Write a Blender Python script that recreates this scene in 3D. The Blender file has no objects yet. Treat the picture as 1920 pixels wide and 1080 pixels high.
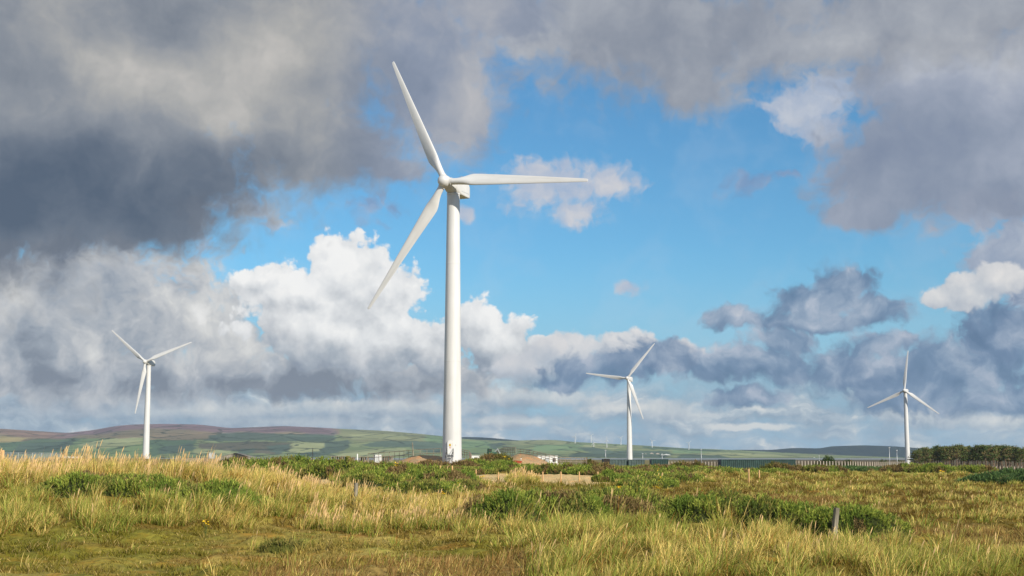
import bpy, bmesh, math, random
import numpy as np
from mathutils import Vector, Matrix

# ---------------------------------------------------------------- camera, sun, sky, exposure
SC = bpy.context.scene
F = 2570.0                      # focal length in pixels of the 1920 wide picture
HORIZON = 856.0
PITCH = math.atan((HORIZON - 540.0) / F)
EYE = 3.0
R = math.radians
SUN_AZ, SUN_EL = 140.0, 27.0    # degrees clockwise from +Y (the view direction), and above the horizon
SKY_STRENGTH = 0.09
EXPOSURE = 0.25

cd = bpy.data.cameras.new("camera")
cam = bpy.data.objects.new("camera", cd)
SC.collection.objects.link(cam)
cam.location = (0, 0, EYE)
cam.rotation_euler = (math.pi / 2 + PITCH, 0, 0)
cd.sensor_width = 36.0
cd.lens = 36.0 * F / 1920.0
cd.clip_start, cd.clip_end = 0.5, 60000.0
SC.camera = cam

SC.view_settings.view_transform = 'Standard'
SC.view_settings.look = 'None'
SC.view_settings.gamma = 1.0
SC.view_settings.exposure = EXPOSURE
SC.view_settings.use_curve_mapping = False
SC.render.engine = 'CYCLES'
SC.cycles.max_bounces = 6
SC.cycles.diffuse_bounces = 2
SC.cycles.transparent_max_bounces = 8
SC.cycles.volume_bounces = 0
SC.cycles.use_adaptive_sampling = True
SC.cycles.adaptive_threshold = 0.005
SC.cycles.adaptive_min_samples = 32
SC.cycles.use_denoising = True
SC.cycles.denoiser = 'OPENIMAGEDENOISE'
SC.cycles.denoising_input_passes = 'RGB_ALBEDO_NORMAL'

sd = bpy.data.lights.new("sun", 'SUN')
sun = bpy.data.objects.new("sun", sd)
SC.collection.objects.link(sun)
sd.energy = 5.0
sd.angle = R(0.5)
sd.color = (1.0, 0.915, 0.77)
to_sun = Vector((math.sin(R(SUN_AZ)) * math.cos(R(SUN_EL)), math.cos(R(SUN_AZ)) * math.cos(R(SUN_EL)), math.sin(R(SUN_EL))))
sun.rotation_euler = to_sun.to_track_quat('Z', 'Y').to_euler()
sun.location = to_sun * 100


def lin(r, g=None, b=None):
    """0-255 display colour to linear"""
    if g is None:
        r, g, b = r
    def f(c):
        c = c / 255.0
        return c / 12.92 if c <= 0.04045 else ((c + 0.055) / 1.055) ** 2.4
    return (f(r), f(g), f(b))


# ------------------------------------------------ small expression language for shader nodes
class X:
    nt = None
    def __init__(s, sock): s.s = sock
    def __add__(a, b): return mth('ADD', a, b)
    def __radd__(a, b): return mth('ADD', a, b)
    def __sub__(a, b): return mth('SUBTRACT', a, b)
    def __rsub__(a, b): return mth('SUBTRACT', b, a)
    def __mul__(a, b): return mth('MULTIPLY', a, b)
    def __rmul__(a, b): return mth('MULTIPLY', a, b)
    def __truediv__(a, b): return mth('DIVIDE', a, b)


def node(kind, **kw):
    n = X.nt.nodes.new(kind)
    for k, v in kw.items():
        setattr(n, k, v)
    return n


def put(inp, v):
    if isinstance(v, X):
        X.nt.links.new(v.s, inp)
    else:
        inp.default_value = v


def mth(op, *a, clamp=False):
    n = node('ShaderNodeMath', operation=op, use_clamp=clamp)
    for i, v in enumerate(a):
        put(n.inputs[i], v)
    return X(n.outputs[0])


def vec(op, *a):
    n = node('ShaderNodeVectorMath', operation=op)
    for i, v in enumerate(a):
        put(n.inputs[i], v)
    return X(n.outputs['Value' if op in ('LENGTH', 'DOT_PRODUCT') else 'Vector'])


def step(v, lo, hi, a=0.0, b=1.0):
    n = node('ShaderNodeMapRange', interpolation_type='SMOOTHSTEP')
    put(n.inputs['Value'], v)
    n.inputs['From Min'].default_value = lo
    n.inputs['From Max'].default_value = hi
    n.inputs['To Min'].default_value = a
    n.inputs['To Max'].default_value = b
    return X(n.outputs['Result'])


def clamp01(v): return mth('ADD', v, 0.0, clamp=True)


def noise(p, scale, detail=4, rough=0.55, dim='2D', out='Fac', dist=0.0, lac=2.0):
    n = node('ShaderNodeTexNoise', noise_dimensions=dim)
    put(n.inputs['Vector'], p)
    n.inputs['Scale'].default_value = scale
    n.inputs['Detail'].default_value = detail
    n.inputs['Roughness'].default_value = rough
    n.inputs['Distortion'].default_value = dist
    n.inputs['Lacunarity'].default_value = lac
    return X(n.outputs[out])


def voro(p, scale, detail=3, rough=0.5, dim='2D', feature='F1', out='Distance', lac=2.1, smooth=0.5):
    n = node('ShaderNodeTexVoronoi', voronoi_dimensions=dim, feature=feature)
    put(n.inputs['Vector'], p)
    n.inputs['Scale'].default_value = scale
    if 'Detail' in n.inputs:
        n.inputs['Detail'].default_value = detail
        n.inputs['Roughness'].default_value = rough
        n.inputs['Lacunarity'].default_value = lac
    if feature == 'SMOOTH_F1':
        n.inputs['Smoothness'].default_value = smooth
    return X(n.outputs[out])


def mixc(f, a, b, kind='MIX'):
    n = node('ShaderNodeMix', data_type='RGBA', blend_type=kind)
    put(n.inputs['Factor'], f)
    for i, v in ((6, a), (7, b)):
        put(n.inputs[i], v if isinstance(v, X) else (v[0], v[1], v[2], 1.0))
    return X(n.outputs[2])


def ramp(f, stops):
    n = node('ShaderNodeValToRGB')
    put(n.inputs[0], f)
    e = n.color_ramp.elements
    while len(e) < len(stops):
        e.new(0.5)
    for el, (p, c) in zip(e, stops):
        el.position = p
        el.color = (c[0], c[1], c[2], 1.0)
    return X(n.outputs[0])


def comb(x, y, z=0.0):
    n = node('ShaderNodeCombineXYZ')
    for i, v in enumerate((x, y, z)):
        put(n.inputs[i], v)
    return X(n.outputs[0])


def azel(px, py):
    """a direction of the photograph's sky as azimuth and elevation in degrees"""
    x, y = (px - 960) / F, (540 - py) / F
    d = Vector((x, math.cos(PITCH) - y * math.sin(PITCH), math.sin(PITCH) + y * math.cos(PITCH))).normalized()
    return math.degrees(math.atan2(d.x, d.y)), math.degrees(math.asin(d.z))

PXD = 44.6   # picture pixels per degree of sky
# ---------------------------------------------------------------- the sky: Nishita blue and layers of cloud by direction
W = bpy.data.worlds.new("World")
SC.world = W
W.use_nodes = True
W.node_tree.nodes.clear()
X.nt = W.node_tree
W.cycles.sampling_method = 'MANUAL'
W.cycles.sample_map_resolution = 512

tc = node('ShaderNodeTexCoord')
D = X(tc.outputs['Generated'])
sp = node('ShaderNodeSeparateXYZ')
put(sp.inputs[0], D)
dx, dy, dz = (X(o) for o in sp.outputs)
AZ = mth('ARCTAN2', dx, dy) * 57.29578
EL = mth('ARCSINE', dz) * 57.29578
P0 = comb(AZ, EL)

sky = node('ShaderNodeTexSky', sky_type='NISHITA', sun_disc=False)
sky.sun_elevation = R(SUN_EL)
sky.sun_rotation = R(SUN_AZ)
sky.altitude = 10
sky.air_density = 1.0
sky.dust_density = 0.1
sky.ozone_density = 3.0
blue = mixc(1.0, X(sky.outputs[0]), (0.53, 0.91, 1.06), 'MULTIPLY')
blue = mixc(step(EL, 9.0, 0.5, 0.0, 0.92), blue, tuple(v / SKY_STRENGTH * 2 ** -EXPOSURE for v in lin(150, 183, 210)))

# two warps, billowing and wispy, and the noises every layer shares
wa = noise(P0, 0.30, 4, 0.55, out='Color')
PW = vec('MULTIPLY_ADD', vec('SUBTRACT', wa, (0.5, 0.5, 0.5)), (1.9, 1.4, 0), P0)
wb = noise(P0, 1.1, 6, 0.6, out='Color')
wbc = vec('SUBTRACT', wb, (0.5, 0.5, 0.5))
PS = vec('MULTIPLY_ADD', wbc, (0.50, 0.40, 0), PW)
PH = vec('MULTIPLY_ADD', wbc, (0.38, 0.34, 0), P0)
LIGHT = (0.34, 0.42, 0)      # degrees on the sky towards the sun's side: up and to the right
PS1 = vec('ADD', PS, LIGHT)
PH1 = vec('ADD', PH, LIGHT)


def lump(p, rough):
    return 0.52 - voro(p, 0.66, 3, 0.52), noise(p, 2.1, 5, rough) - 0.5


LS, LS1, LH, LH1 = lump(PS, 0.5), lump(PS1, 0.5), lump(PH, 0.58), lump(PH1, 0.58)
TW = noise(PW, 0.28, 5, 0.56) - 0.5
TS = noise(PS, 0.75, 6, 0.53) - 0.5


def inside(p, blobs, soft=0.25):
    """1 in the middle of the ellipses, 0 on their rim, negative outside"""
    m = None
    for (px, py, rx, ry) in blobs:
        a, e = azel(px, py)
        ia, ie = PXD / rx, PXD / ry
        l = vec('LENGTH', vec('MULTIPLY_ADD', p, (ia, ie, 0), (-a * ia, -e * ie, 0)))
        if m is None:
            m = l
        else:
            n = node('ShaderNodeMath', operation='SMOOTH_MIN')
            put(n.inputs[0], m); put(n.inputs[1], l); n.inputs[2].default_value = soft
            m = X(n.outputs[0])
    return 1.0 - m


def tone(p, spots):
    """sum of soft spots of lighter (+) or darker (-) cloud"""
    t = None
    for (px, py, rx, ry, k) in spots:
        a, e = azel(px, py)
        ia, ie = PXD / rx, PXD / ry
        l = vec('LENGTH', vec('MULTIPLY_ADD', p, (ia, ie, 0), (-a * ia, -e * ie, 0)))
        v = step(l, 0.0, 1.5, k, 0.0)
        t = v if t is None else t + v
    return t


def height(py0, py1):
    """0 at picture row py0, 1 at row py1"""
    return step(EL, azel(960, py0)[1], azel(960, py1)[1])


def over(below, alpha, colour, opacity=1.0):
    return mixc(alpha if opacity == 1.0 else alpha * opacity, below, colour)


def cols(*c):
    n = len(c) - 1
    return [(i / n, tuple(v / SKY_STRENGTH * 2 ** -EXPOSURE for v in lin(q))) for i, q in enumerate(c)]


def heaped(p, l, blobs, amp, fine, soft=0.2):
    return inside(p, blobs, soft) + amp * l[0] + fine * l[1]


C = blue
# general broken cloud round the rest of the sky
g = noise(vec('MULTIPLY', D, (1, 1, 2.2)), 2.4, 6, 0.58, dim='3D')
away = mth('MAXIMUM', step(mth('ABSOLUTE', AZ), 25, 40), step(EL, 23, 30))
C = over(C, step(g, 0.46, 0.58) * away, ramp(step(g, 0.45, 0.75), cols((225, 228, 232), (150, 156, 168))), 0.95)

# pale layer low over the hills
PL = vec('MULTIPLY', PS, (0.36, 1.0, 1.0))
nl = noise(PL, 0.9, 7, 0.6)
nl2 = noise(vec('ADD', PL, (0.10, 0.22, 0)), 0.9, 7, 0.6)
low = step(EL + (nl - 0.5) * 2.0, azel(0, 650)[1], azel(0, 745)[1])
west = step(AZ, 4, -12)
v = clamp01(0.44 + (nl - nl2) * 1.3 + TS * 0.9 + TW * 0.6 + west * -0.06 + (nl - 0.5) * 1.2)
C = over(C, low * clamp01(0.62 + (nl - 0.47) * 3.0 + west * 0.45), ramp(v, cols((128, 146, 166), (148, 165, 183), (176, 189, 200), (220, 221, 219))), 0.95)
strata = [(350, 770, 420, 26), (150, 745, 260, 22), (700, 765, 260, 22), (560, 790, 300, 16), (960, 790, 140, 18), (1250, 770, 70, 26), (1170, 765, 120, 14), (1000, 745, 200, 24), (1720, 780, 120, 24), (1860, 790, 120, 20), (1390, 800, 130, 8)]
e0 = heaped(PH, LH, strata, 0.42, 0.5)
e1 = heaped(PH1, LH1, strata, 0.42, 0.5)
v = clamp01(0.45 + (e0 - e1) * 0.42 + TS * 0.8 + west * -0.08)
C = over(C, step(e0, -0.15, 0.5), ramp(v, cols((140, 155, 173), (168, 180, 193), (198, 204, 208), (226, 225, 221))), 0.85)

# left bank
bank = [(170, 515, 290, 72), (40, 575, 360, 135), (300, 610, 250, 130), (130, 690, 420, 90), (420, 650, 130, 100), (500, 700, 420, 50), (800, 715, 200, 45)]
b0 = heaped(PS, LS, bank, 0.5, 0.5)
b1 = heaped(PS1, LS1, bank, 0.5, 0.5)
v = clamp01(0.47 + (b0 - b1) * 0.38 + TW * 1.3 + TS * 0.5 + tone(PW, [(230, 600, 140, 60, 0.14), (390, 615, 70, 50, 0.22), (450, 660, 60, 40, 0.2), (60, 500, 200, 40, -0.1), (60, 690, 140, 40, -0.22), (480, 718, 300, 40, -0.42), (120, 740, 280, 40, -0.2), (820, 722, 200, 40, -0.3)]))
C = over(C, step(b0, -0.22, 0.30) * height(800, 740), ramp(v, cols((126, 134, 148), (156, 163, 174), (188, 190, 194), (214, 213, 211), (238, 236, 233))), 0.97)

# big white cumulus
heap = [(640, 510, 125, 84), (560, 545, 130, 60), (490, 525, 90, 32), (700, 570, 125, 105), (660, 640, 230, 82), (560, 610, 150, 70), (900, 600, 64, 64), (930, 650, 115, 72), (800, 650, 120, 66), (1010, 650, 60, 35)]
h0 = heaped(PH, LH, heap, 0.52, 0.19)
h1 = heaped(PH1, LH1, heap, 0.52, 0.19)
v = clamp01(0.13 + height(745, 590) * 0.58 + (h0 - h1) * 0.56 + TW * 0.7 + TS * 0.35 + tone(P0, [(700, 600, 90, 70, -0.05), (610, 480, 110, 60, 0.20), (690, 630, 60, 30, 0.1), (520, 570, 120, 60, 0.14)]))
C = over(C, step(h0, 0.0, 0.16) * height(770, 725), ramp(v, cols((142, 152, 167), (170, 178, 188), (202, 205, 209), (228, 229, 230), (247, 246, 244))), 0.98)

# white crest right of the tall tower, with the shaded blue clouds in front of it
crest = [(1060, 660, 110, 48), (1180, 655, 100, 40), (1010, 690, 120, 40), (1265, 668, 60, 35)]
c0 = heaped(PH, LH, crest, 0.45, 0.25)
c1 = heaped(PH1, LH1, crest, 0.45, 0.25)
v = clamp01(0.40 + (c0 - c1) * 0.4 + height(720, 640) * 0.25 + TS * 0.5)
C = over(C, step(c0, -0.05, 0.22) * height(745, 690), ramp(v, cols((150, 162, 180), (190, 196, 205), (230, 226, 224))), 0.95)

shade = [(1540, 562, 130, 52), (1590, 525, 85, 46), (1380, 597, 75, 30), (1655, 590, 75, 36), (1540, 600, 160, 24)]
shade2 = [(1150, 690, 150, 40), (1240, 672, 95, 44), (1340, 690, 120, 48), (1450, 680, 140, 55), (1570, 690, 140, 55), (1480, 640, 70, 36),
          (1400, 748, 90, 22), (1640, 655, 70, 36), (1060, 715, 80, 20)]
shade3 = [(1800, 690, 150, 75), (1890, 630, 100, 75), (1700, 740, 160, 44), (1900, 750, 160, 36), (1860, 590, 70, 46), (1650, 700, 80, 50)]
bluegrey = cols((96, 122, 153), (112, 136, 166), (140, 158, 182), (172, 182, 199), (212, 210, 212))
for blobs, k, lo in ((shade2, 0.12, -0.10), (shade, 0.02, -0.05), (shade3, 0.10, -0.10)):
    s0 = heaped(PS, LS, blobs, 0.50, 0.50)
    s1 = heaped(PS1, LS1, blobs, 0.50, 0.50)
    v = clamp01(0.24 + k + (s0 - s1) * 0.26 + TS * 1.3 + TW * 0.8)
    C = over(C, step(s0, lo - 0.08, lo + 0.42), ramp(v, bluegrey), 0.95)

# right hand cumulus, white head, grey mass above
grey = [(1900, 460, 120, 85), (1850, 400, 80, 50), (1940, 540, 70, 70)]
q0 = heaped(PS, LS, grey, 0.5, 0.5)
C = over(C, step(q0, -0.1, 0.35), ramp(clamp01(0.5 + TS * 1.4), cols((138, 152, 176), (160, 168, 186), (190, 194, 203))), 0.92)
head = [(1815, 548, 85, 42), (1760, 560, 48, 26), (1870, 522, 58, 36)]
r0 = heaped(PH, LH, head, 0.45, 0.3)
r1 = heaped(PH1, LH1, head, 0.45, 0.3)
v = clamp01(0.50 + (r0 - r1) * 0.45 + TS * 0.8)
C = over(C, step(r0, 0.0, 0.25), ramp(v, cols((160, 170, 186), (200, 203, 208), (236, 232, 228))), 0.97)
front = [(1850, 640, 70, 50), (1905, 600, 60, 50)]
s0 = heaped(PS, LS, front, 0.5, 0.6)
C = over(C, step(s0, -0.05, 0.3), ramp(clamp01(0.3 + TS * 1.2 + TW * 0.5), bluegrey), 0.95)

# a thin veil here and there, then small lavender clouds in the blue
veil = step(TW + TS * 0.7, -0.10, 0.30) * step(EL, 22, 18)
C = over(C, veil, tuple(v / SKY_STRENGTH * 2 ** -EXPOSURE for v in lin(206, 212, 222)), 0.09)
puffs = [(1060, 350, 145, 56), (1000, 335, 85, 48), (1140, 345, 65, 42), (1075, 390, 80, 38), (880, 405, 26, 18), (1185, 537, 32, 18)]
p0 = heaped(PS, LS, puffs, 0.5, 0.8)
v = clamp01(0.5 + TS * 1.8)
C = over(C, step(p0, -0.20, 0.55), ramp(v, cols((164, 180, 206), (192, 196, 208), (218, 213, 212))), 0.88)
wisps = [(1400, 348, 70, 32), (1480, 330, 60, 18), (690, 395, 55, 42), (740, 400, 36, 26)]
p1 = heaped(PS, LS, wisps, 0.6, 0.9)
C = over(C, step(p1, -0.05, 0.75), ramp(v, cols((112, 140, 180), (135, 155, 188), (165, 178, 202))), 0.75)

# grey cloud at the right, with a white wisp on its left shoulder
shoulder = [(1515, 200, 105, 55), (1560, 165, 70, 48), (1470, 200, 56, 32), (1540, 240, 66, 36)]
w0 = heaped(PS, LS, shoulder, 0.4, 0.7)
C = over(C, step(w0, -0.1, 0.5), ramp(clamp01(0.5 + TS * 1.5), cols((150, 166, 194), (176, 186, 204), (206, 208, 214))), 0.92)
right = [(1770, 290, 240, 130), (1660, 340, 140, 75), (1870, 200, 220, 170), (1610, 402, 90, 34), (1720, 150, 150, 100), (1900, 350, 150, 75)]
u0 = inside(PS, right, 0.3) + 0.30 * LS[0] + 0.32 * LS[1] + 0.30 * TS
v = clamp01(0.44 + TW * 1.1 + TS * 0.25 + tone(PW, [(1740, 130, 130, 50, 0.28), (1900, 120, 120, 120, 0.25), (1650, 300, 120, 90, -0.12), (1780, 370, 200, 30, -0.12), (1890, 290, 60, 80, 0.14)]))
C = over(C, step(u0, -0.22, 0.30), ramp(v, cols((122, 134, 158), (140, 150, 169), (162, 169, 185), (196, 199, 206))), 0.97)

# grey sheet over the top right
sheet = [(1250, 70, 340, 125), (1150, 30, 260, 90), (1480, 60, 300, 95), (1750, 30, 350, 110), (1310, 165, 110, 62), (1010, 60, 100, 75), (1100, -150, 900, 210)]
t0 = inside(PS, sheet, 0.3) + 0.30 * LS[0] + 0.35 * LS[1] + 0.35 * TS
v = clamp01(0.44 + TW * 1.1 + TS * 0.3 + tone(PW, [(1000, 60, 90, 70, 0.45), (1280, 120, 200, 90, -0.16), (1780, 60, 200, 90, 0.2)]))
gap = tone(PS, [(1500, 50, 55, 30, 0.45)])
C = over(C, step(t0 - gap, -0.25, 0.45), ramp(v, cols((124, 133, 149), (144, 150, 162), (168, 172, 180), (202, 203, 205))), 0.97)

# bright frayed lower edge of the dark cloud
fray = [(370, 400, 46, 46), (400, 385, 110, 28), (480, 395, 90, 26), (380, 450, 36, 36), (530, 420, 56, 18), (100, 465, 270, 28)]
y0 = heaped(PS, LS, fray, 0.6, 0.9)
C = over(C, step(y0, -0.05, 0.7), ramp(clamp01(0.5 + TS * 2), cols((160, 176, 200), (190, 200, 212), (214, 216, 218))), 0.8)

# dark cloud overhead at the left
dark = [(120, 300, 440, 180), (250, 100, 520, 210), (560, 90, 320, 210), (620, 270, 230, 95), (790, 130, 165, 165), (860, 210, 90, 85), (940, 20, 120, 60), (60, 415, 330, 70), (290, 410, 110, 55), (200, -150, 800, 240), (-200, 300, 420, 260), (730, 310, 100, 45)]
k0 = inside(PS, dark, 0.3) + 0.25 * LS[0] + 0.32 * LS[1] + 0.20 * TS
v = clamp01(0.52 + TW * 0.7 + TS * 0.20
            + tone(PW, [(80, 390, 340, 130, -0.52), (330, 320, 200, 90, -0.14), (400, 170, 190, 90, 0.26), (120, 60, 160, 90, 0.10), (540, 60, 130, 90, 0.24), (300, 20, 90, 60, -0.12), (880, 200, 60, 90, 0.22), (700, 60, 90, 90, 0.02), (440, 240, 60, 40, 0.12), (180, 130, 120, 60, 0.12), (620, 310, 200, 60, -0.1)]))
kc = ramp(v, cols((84, 96, 114), (108, 117, 131), (140, 145, 153), (174, 173, 171), (206, 201, 195)))
kc = mixc(step(AZ, -9, -4) * 0.45, kc, ramp(v, cols((112, 130, 160), (146, 160, 188), (205, 203, 208))))
thin = tone(PS, [(700, 190, 130, 150, 0.22), (750, 290, 60, 60, 0.25), (640, 60, 40, 90, 0.12)])
C = over(C, step(k0 - thin, -0.32, 0.30), kc, 0.98)

bg = node('ShaderNodeBackground')
put(bg.inputs['Color'], C)
bg.inputs['Strength'].default_value = SKY_STRENGTH
out = node('ShaderNodeOutputWorld')
X.nt.links.new(bg.outputs[0], out.inputs[0])
# ---------------------------------------------------------------- numbers: noise, projection, terrain height
RNG = np.random.default_rng(7)


def hash2(i, j, s):
    n = (i.astype(np.int64) * 374761393 + j.astype(np.int64) * 668265263 + s * 974634777) & 0x7fffffff
    n = ((n ^ (n >> 13)) * 1274126177) & 0x7fffffff
    return ((n ^ (n >> 16)) & 0xffff) / 65535.0


def vnoise(x, y, s=0):
    i, j = np.floor(x), np.floor(y)
    u, v = x - i, y - j
    u, v = u * u * (3 - 2 * u), v * v * (3 - 2 * v)
    a, b = hash2(i, j, s), hash2(i + 1, j, s)
    c, d = hash2(i, j + 1, s), hash2(i + 1, j + 1, s)
    return (a + (b - a) * u) * (1 - v) + (c + (d - c) * u) * v


def fbm(x, y, s=0, o=4):
    t, a, n = 0.0, 0.5, 0.0
    for k in range(o):
        t = t + a * vnoise(x * 2 ** k + 17.1 * k, y * 2 ** k - 9.7 * k, s + k)
        n += a
        a *= 0.5
    return t / n      # 0..1


KX = 2590.0           # picture columns per unit of x / y near the horizon


def world(px, d):
    """ground position of picture column px at distance d along the view"""
    return (px - 960.0) / KX * d


def zrow(py, d):
    """height that appears at picture row py at distance d"""
    return EYE - (py - HORIZON) / KX * d


COLS = [-400, 0, 250, 450, 600, 750, 950, 1150, 1400, 1650, 1920, 2300]
TAB = [
 (14,  [.2, .2, .2, .2, .2, .2, .3, .5, .5, .4, .3, .3]),
 (24,  [.2, .2, .2, .2, .2, .2, .3, .6, .6, .5, .3, .3]),
 (30,  [.2, .2, .2, .2, .2, .2, .3, .55, .55, .45, .3, .3]),
 (36,  [.3, .3, .25, .2, .2, .2, .3, .65, .60, .42, .2, .2]),
 (42,  [.5, .45, .35, .25, .2, .2, .3, .70, .50, .25, .05, .1]),
 (47,  [.9, .85, .75, .5, .35, .35, .4, .65, .35, .1, 0, 0]),
 (53,  [1.4, 1.35, 1.3, 1.05, .75, .6, .45, .5, .3, .05, 0, 0]),
 (60,  [2.05, 2.05, 2.05, 1.75, 1.1, .7, .4, .4, .15, 0, 0, 0]),
 (66,  [2.3, 2.3, 2.3, 1.85, .95, .5, .25, .2, 0, 0, 0, 0]),
 (78,  [2.0, 2.0, 1.85, 1.15, .5, .3, .1, 0, 0, 0, 0, 0]),
 (95,  [1.1, 1.0, .9, .6, .4, .5, .2, .1, 0, 0, 0, 0]),
 (118, [.6, .6, .5, .4, .6, 1.0, .35, .1, 0, 0, 0, 0]),
 (135, [.5, .5, .4, .3, .5, .9, .3, .2, 0, 0, 0, 0]),
 (160, [.4, .4, .3, .3, .3, .4, .2, .2, .1, .1, 0, 0]),
 (200, [.6, .6, .6, .5, .5, .5, .4, .4, .3, .2, .1, 0]),
 (260, [.8, .8, .8, .8, .7, .7, .6, .5, .4, .0, -.2, -.4]),
 (320, [.9, .9, .9, .8, .6, .6, .4, .3, 0, -.5, -.9, -1.0]),
 (400, [1.2, 1.2, 1.2, .9, .5, .3, 0, 0, -.3, -1.5, -2.0, -2.0]),
 (520, [1.9, 1.9, 1.9, 1.2, .6, .3, 0, 0, -1.2, -2.4, -2.6, -2.6]),
 (620, [2.4, 2.4, 2.4, 1.4, .6, .4, .4, .7, -1.0, -2.4, -2.6, -2.6]),
 (760, [1.5, 1.5, 1.5, 1, .6, .5, .6, 1.3, -1.0, -2.3, -2.6, -2.6]),
 (1200, [-1, -1, -1, -1.5, -2, -2, -2, -2, -2.5, -2.5, -2.6, -2.6]),
 (2500, [-3] * 12), (12000, [-3] * 12)]
_u = np.linspace(COLS[0], COLS[-1], 280)
_w = np.linspace(math.log(14), math.log(12000), 420)
_rows = np.array([np.interp(_u, COLS, r) for _, r in TAB])
_tab = np.array([np.interp(_w, np.log([d for d, _ in TAB]), _rows[:, k]) for k in range(280)]).T
for _ in range(6):
    _p = np.pad(_tab, ((1, 1), (2, 2)), mode='edge')
    _tab = (_p[:-2, 2:-2] + 2 * _p[1:-1, 2:-2] + _p[2:, 2:-2]) / 4
    _p = np.pad(_tab, ((0, 0), (3, 3)), mode='edge')
    _tab = sum(_p[:, k:k + 280] for k in range(7)) / 7

MOUNDS = [  # x, y, radius x, radius y, height added: sand and spoil heaps on the plain
 (-9.2, 211, 9, 8, 1.8), (-14.5, 216, 6, 5, 1.9), (-3.0, 221, 3.0, 4, 1.7), (1.0, 228, 4.0, 4, 2.6), (5.0, 227, 3.5, 4, 1.3), (-24, 232, 8, 5, .7),
 (1.0, 214, 5, 3, .8)]


def H(x, y):
    x, y = np.asarray(x, float), np.asarray(y, float)
    d = np.maximum(y, 14.0)
    a = (np.clip(960 + KX * x / np.maximum(y, 3.0), COLS[0], COLS[-1]) - COLS[0]) / (COLS[-1] - COLS[0]) * 279
    b = (np.log(np.minimum(d, 11990)) - _w[0]) / (_w[-1] - _w[0]) * 419
    i, j = np.clip(a.astype(int), 0, 278), np.clip(b.astype(int), 0, 418)
    u, v = a - i, b - j
    z = (_tab[j, i] * (1 - u) + _tab[j, i + 1] * u) * (1 - v) + (_tab[j + 1, i] * (1 - u) + _tab[j + 1, i + 1] * u) * v
    for (mx, my, rx, ry, h) in MOUNDS:
        r = ((x - mx) / rx) ** 2 + ((y - my) / ry) ** 2
        z = z + h * np.exp(-r * 1.2)
    near = np.clip(1 - (d - 150) / 250, 0, 1)
    z = z + near * ((fbm(x / 3.2, y / 3.2, 3, 3) - .5) * .42 + (fbm(x / 9, y / 11, 8, 2) - .5) * .36
                    + np.maximum(fbm(x / 1.3, y / 1.3, 5, 2) - .5, 0) * .55)
    return z


def pix(x, y, z):
    zc = y * math.cos(PITCH) + (z - EYE) * math.sin(PITCH)
    up = -y * math.sin(PITCH) + (z - EYE) * math.cos(PITCH)
    return 960 + F * x / zc, 540 - F * up / zc


def in_poly(px, py, poly):
    r = np.zeros(np.shape(px), bool)
    n = len(poly)
    for k in range(n):
        (x0, y0), (x1, y1) = poly[k], poly[(k + 1) % n]
        c = (y0 > py) != (y1 > py)
        with np.errstate(divide='ignore', invalid='ignore'):
            r ^= c & (px < (x1 - x0) * (py - y0) / (y1 - y0 + 1e-12) + x0)
    return r


# ---------------------------------------------------------------- building blocks
def link(o, parent=None):
    SC.collection.objects.link(o)
    if parent is not None:
        o.parent = parent
    return o


def tag(o, label=None, category=None, group=None, kind=None):
    for k, v in (('label', label), ('category', category), ('group', group), ('kind', kind)):
        if v:
            o[k] = v
    return o


def empty(name, loc=(0, 0, 0), rz=0.0):
    o = bpy.data.objects.new(name, None)
    o.location = loc
    o.rotation_euler = (0, 0, rz)
    o.empty_display_size = 0.3
    return link(o)


def mesh_obj(name, V, Q, mat, parent=None, tint=None, smooth=False):
    """one object from arrays: V (n,3), Q (m,3 or 4), tint (n,3) = colour attribute"""
    V = np.ascontiguousarray(V, np.float32)
    Q = np.ascontiguousarray(Q, np.int32)
    me = bpy.data.meshes.new(name)
    me.vertices.add(len(V))
    me.vertices.foreach_set('co', V.ravel())
    me.loops.add(Q.size)
    me.loops.foreach_set('vertex_index', Q.ravel())
    me.polygons.add(len(Q))
    me.polygons.foreach_set('loop_start', np.arange(0, Q.size, Q.shape[1], dtype=np.int32))
    me.polygons.foreach_set('loop_total', np.full(len(Q), Q.shape[1], np.int32))
    if smooth:
        me.polygons.foreach_set('use_smooth', np.ones(len(Q), bool))
    me.update(calc_edges=True)
    if tint is not None:
        at = me.color_attributes.new('tint', 'FLOAT_COLOR', 'POINT')
        c = np.ones((len(V), 4), np.float32)
        c[:, :3] = tint
        at.data.foreach_set('color', c.ravel())
    me.materials.append(mat)
    return link(bpy.data.objects.new(name, me), parent)


def bm_obj(name, bm, mat, parent=None, smooth=False):
    me = bpy.data.meshes.new(name)
    bmesh.ops.recalc_face_normals(bm, faces=bm.faces)
    if smooth:
        for f in bm.faces:
            f.smooth = True
    bm.to_mesh(me)
    bm.free()
    me.materials.append(mat)
    return link(bpy.data.objects.new(name, me), parent)


def box(bm, x0, x1, y0, y1, z0, z1, bevel=0.0):
    g = bmesh.ops.create_cube(bm, size=1.0)
    for v in g['verts']:
        v.co = Vector(((x0 + x1) / 2 + v.co.x * (x1 - x0), (y0 + y1) / 2 + v.co.y * (y1 - y0), (z0 + z1) / 2 + v.co.z * (z1 - z0)))
    if bevel:
        es = list({e for v in g['verts'] for e in v.link_edges})
        bmesh.ops.bevel(bm, geom=es, offset=bevel, segments=2, affect='EDGES', profile=0.5)


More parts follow.
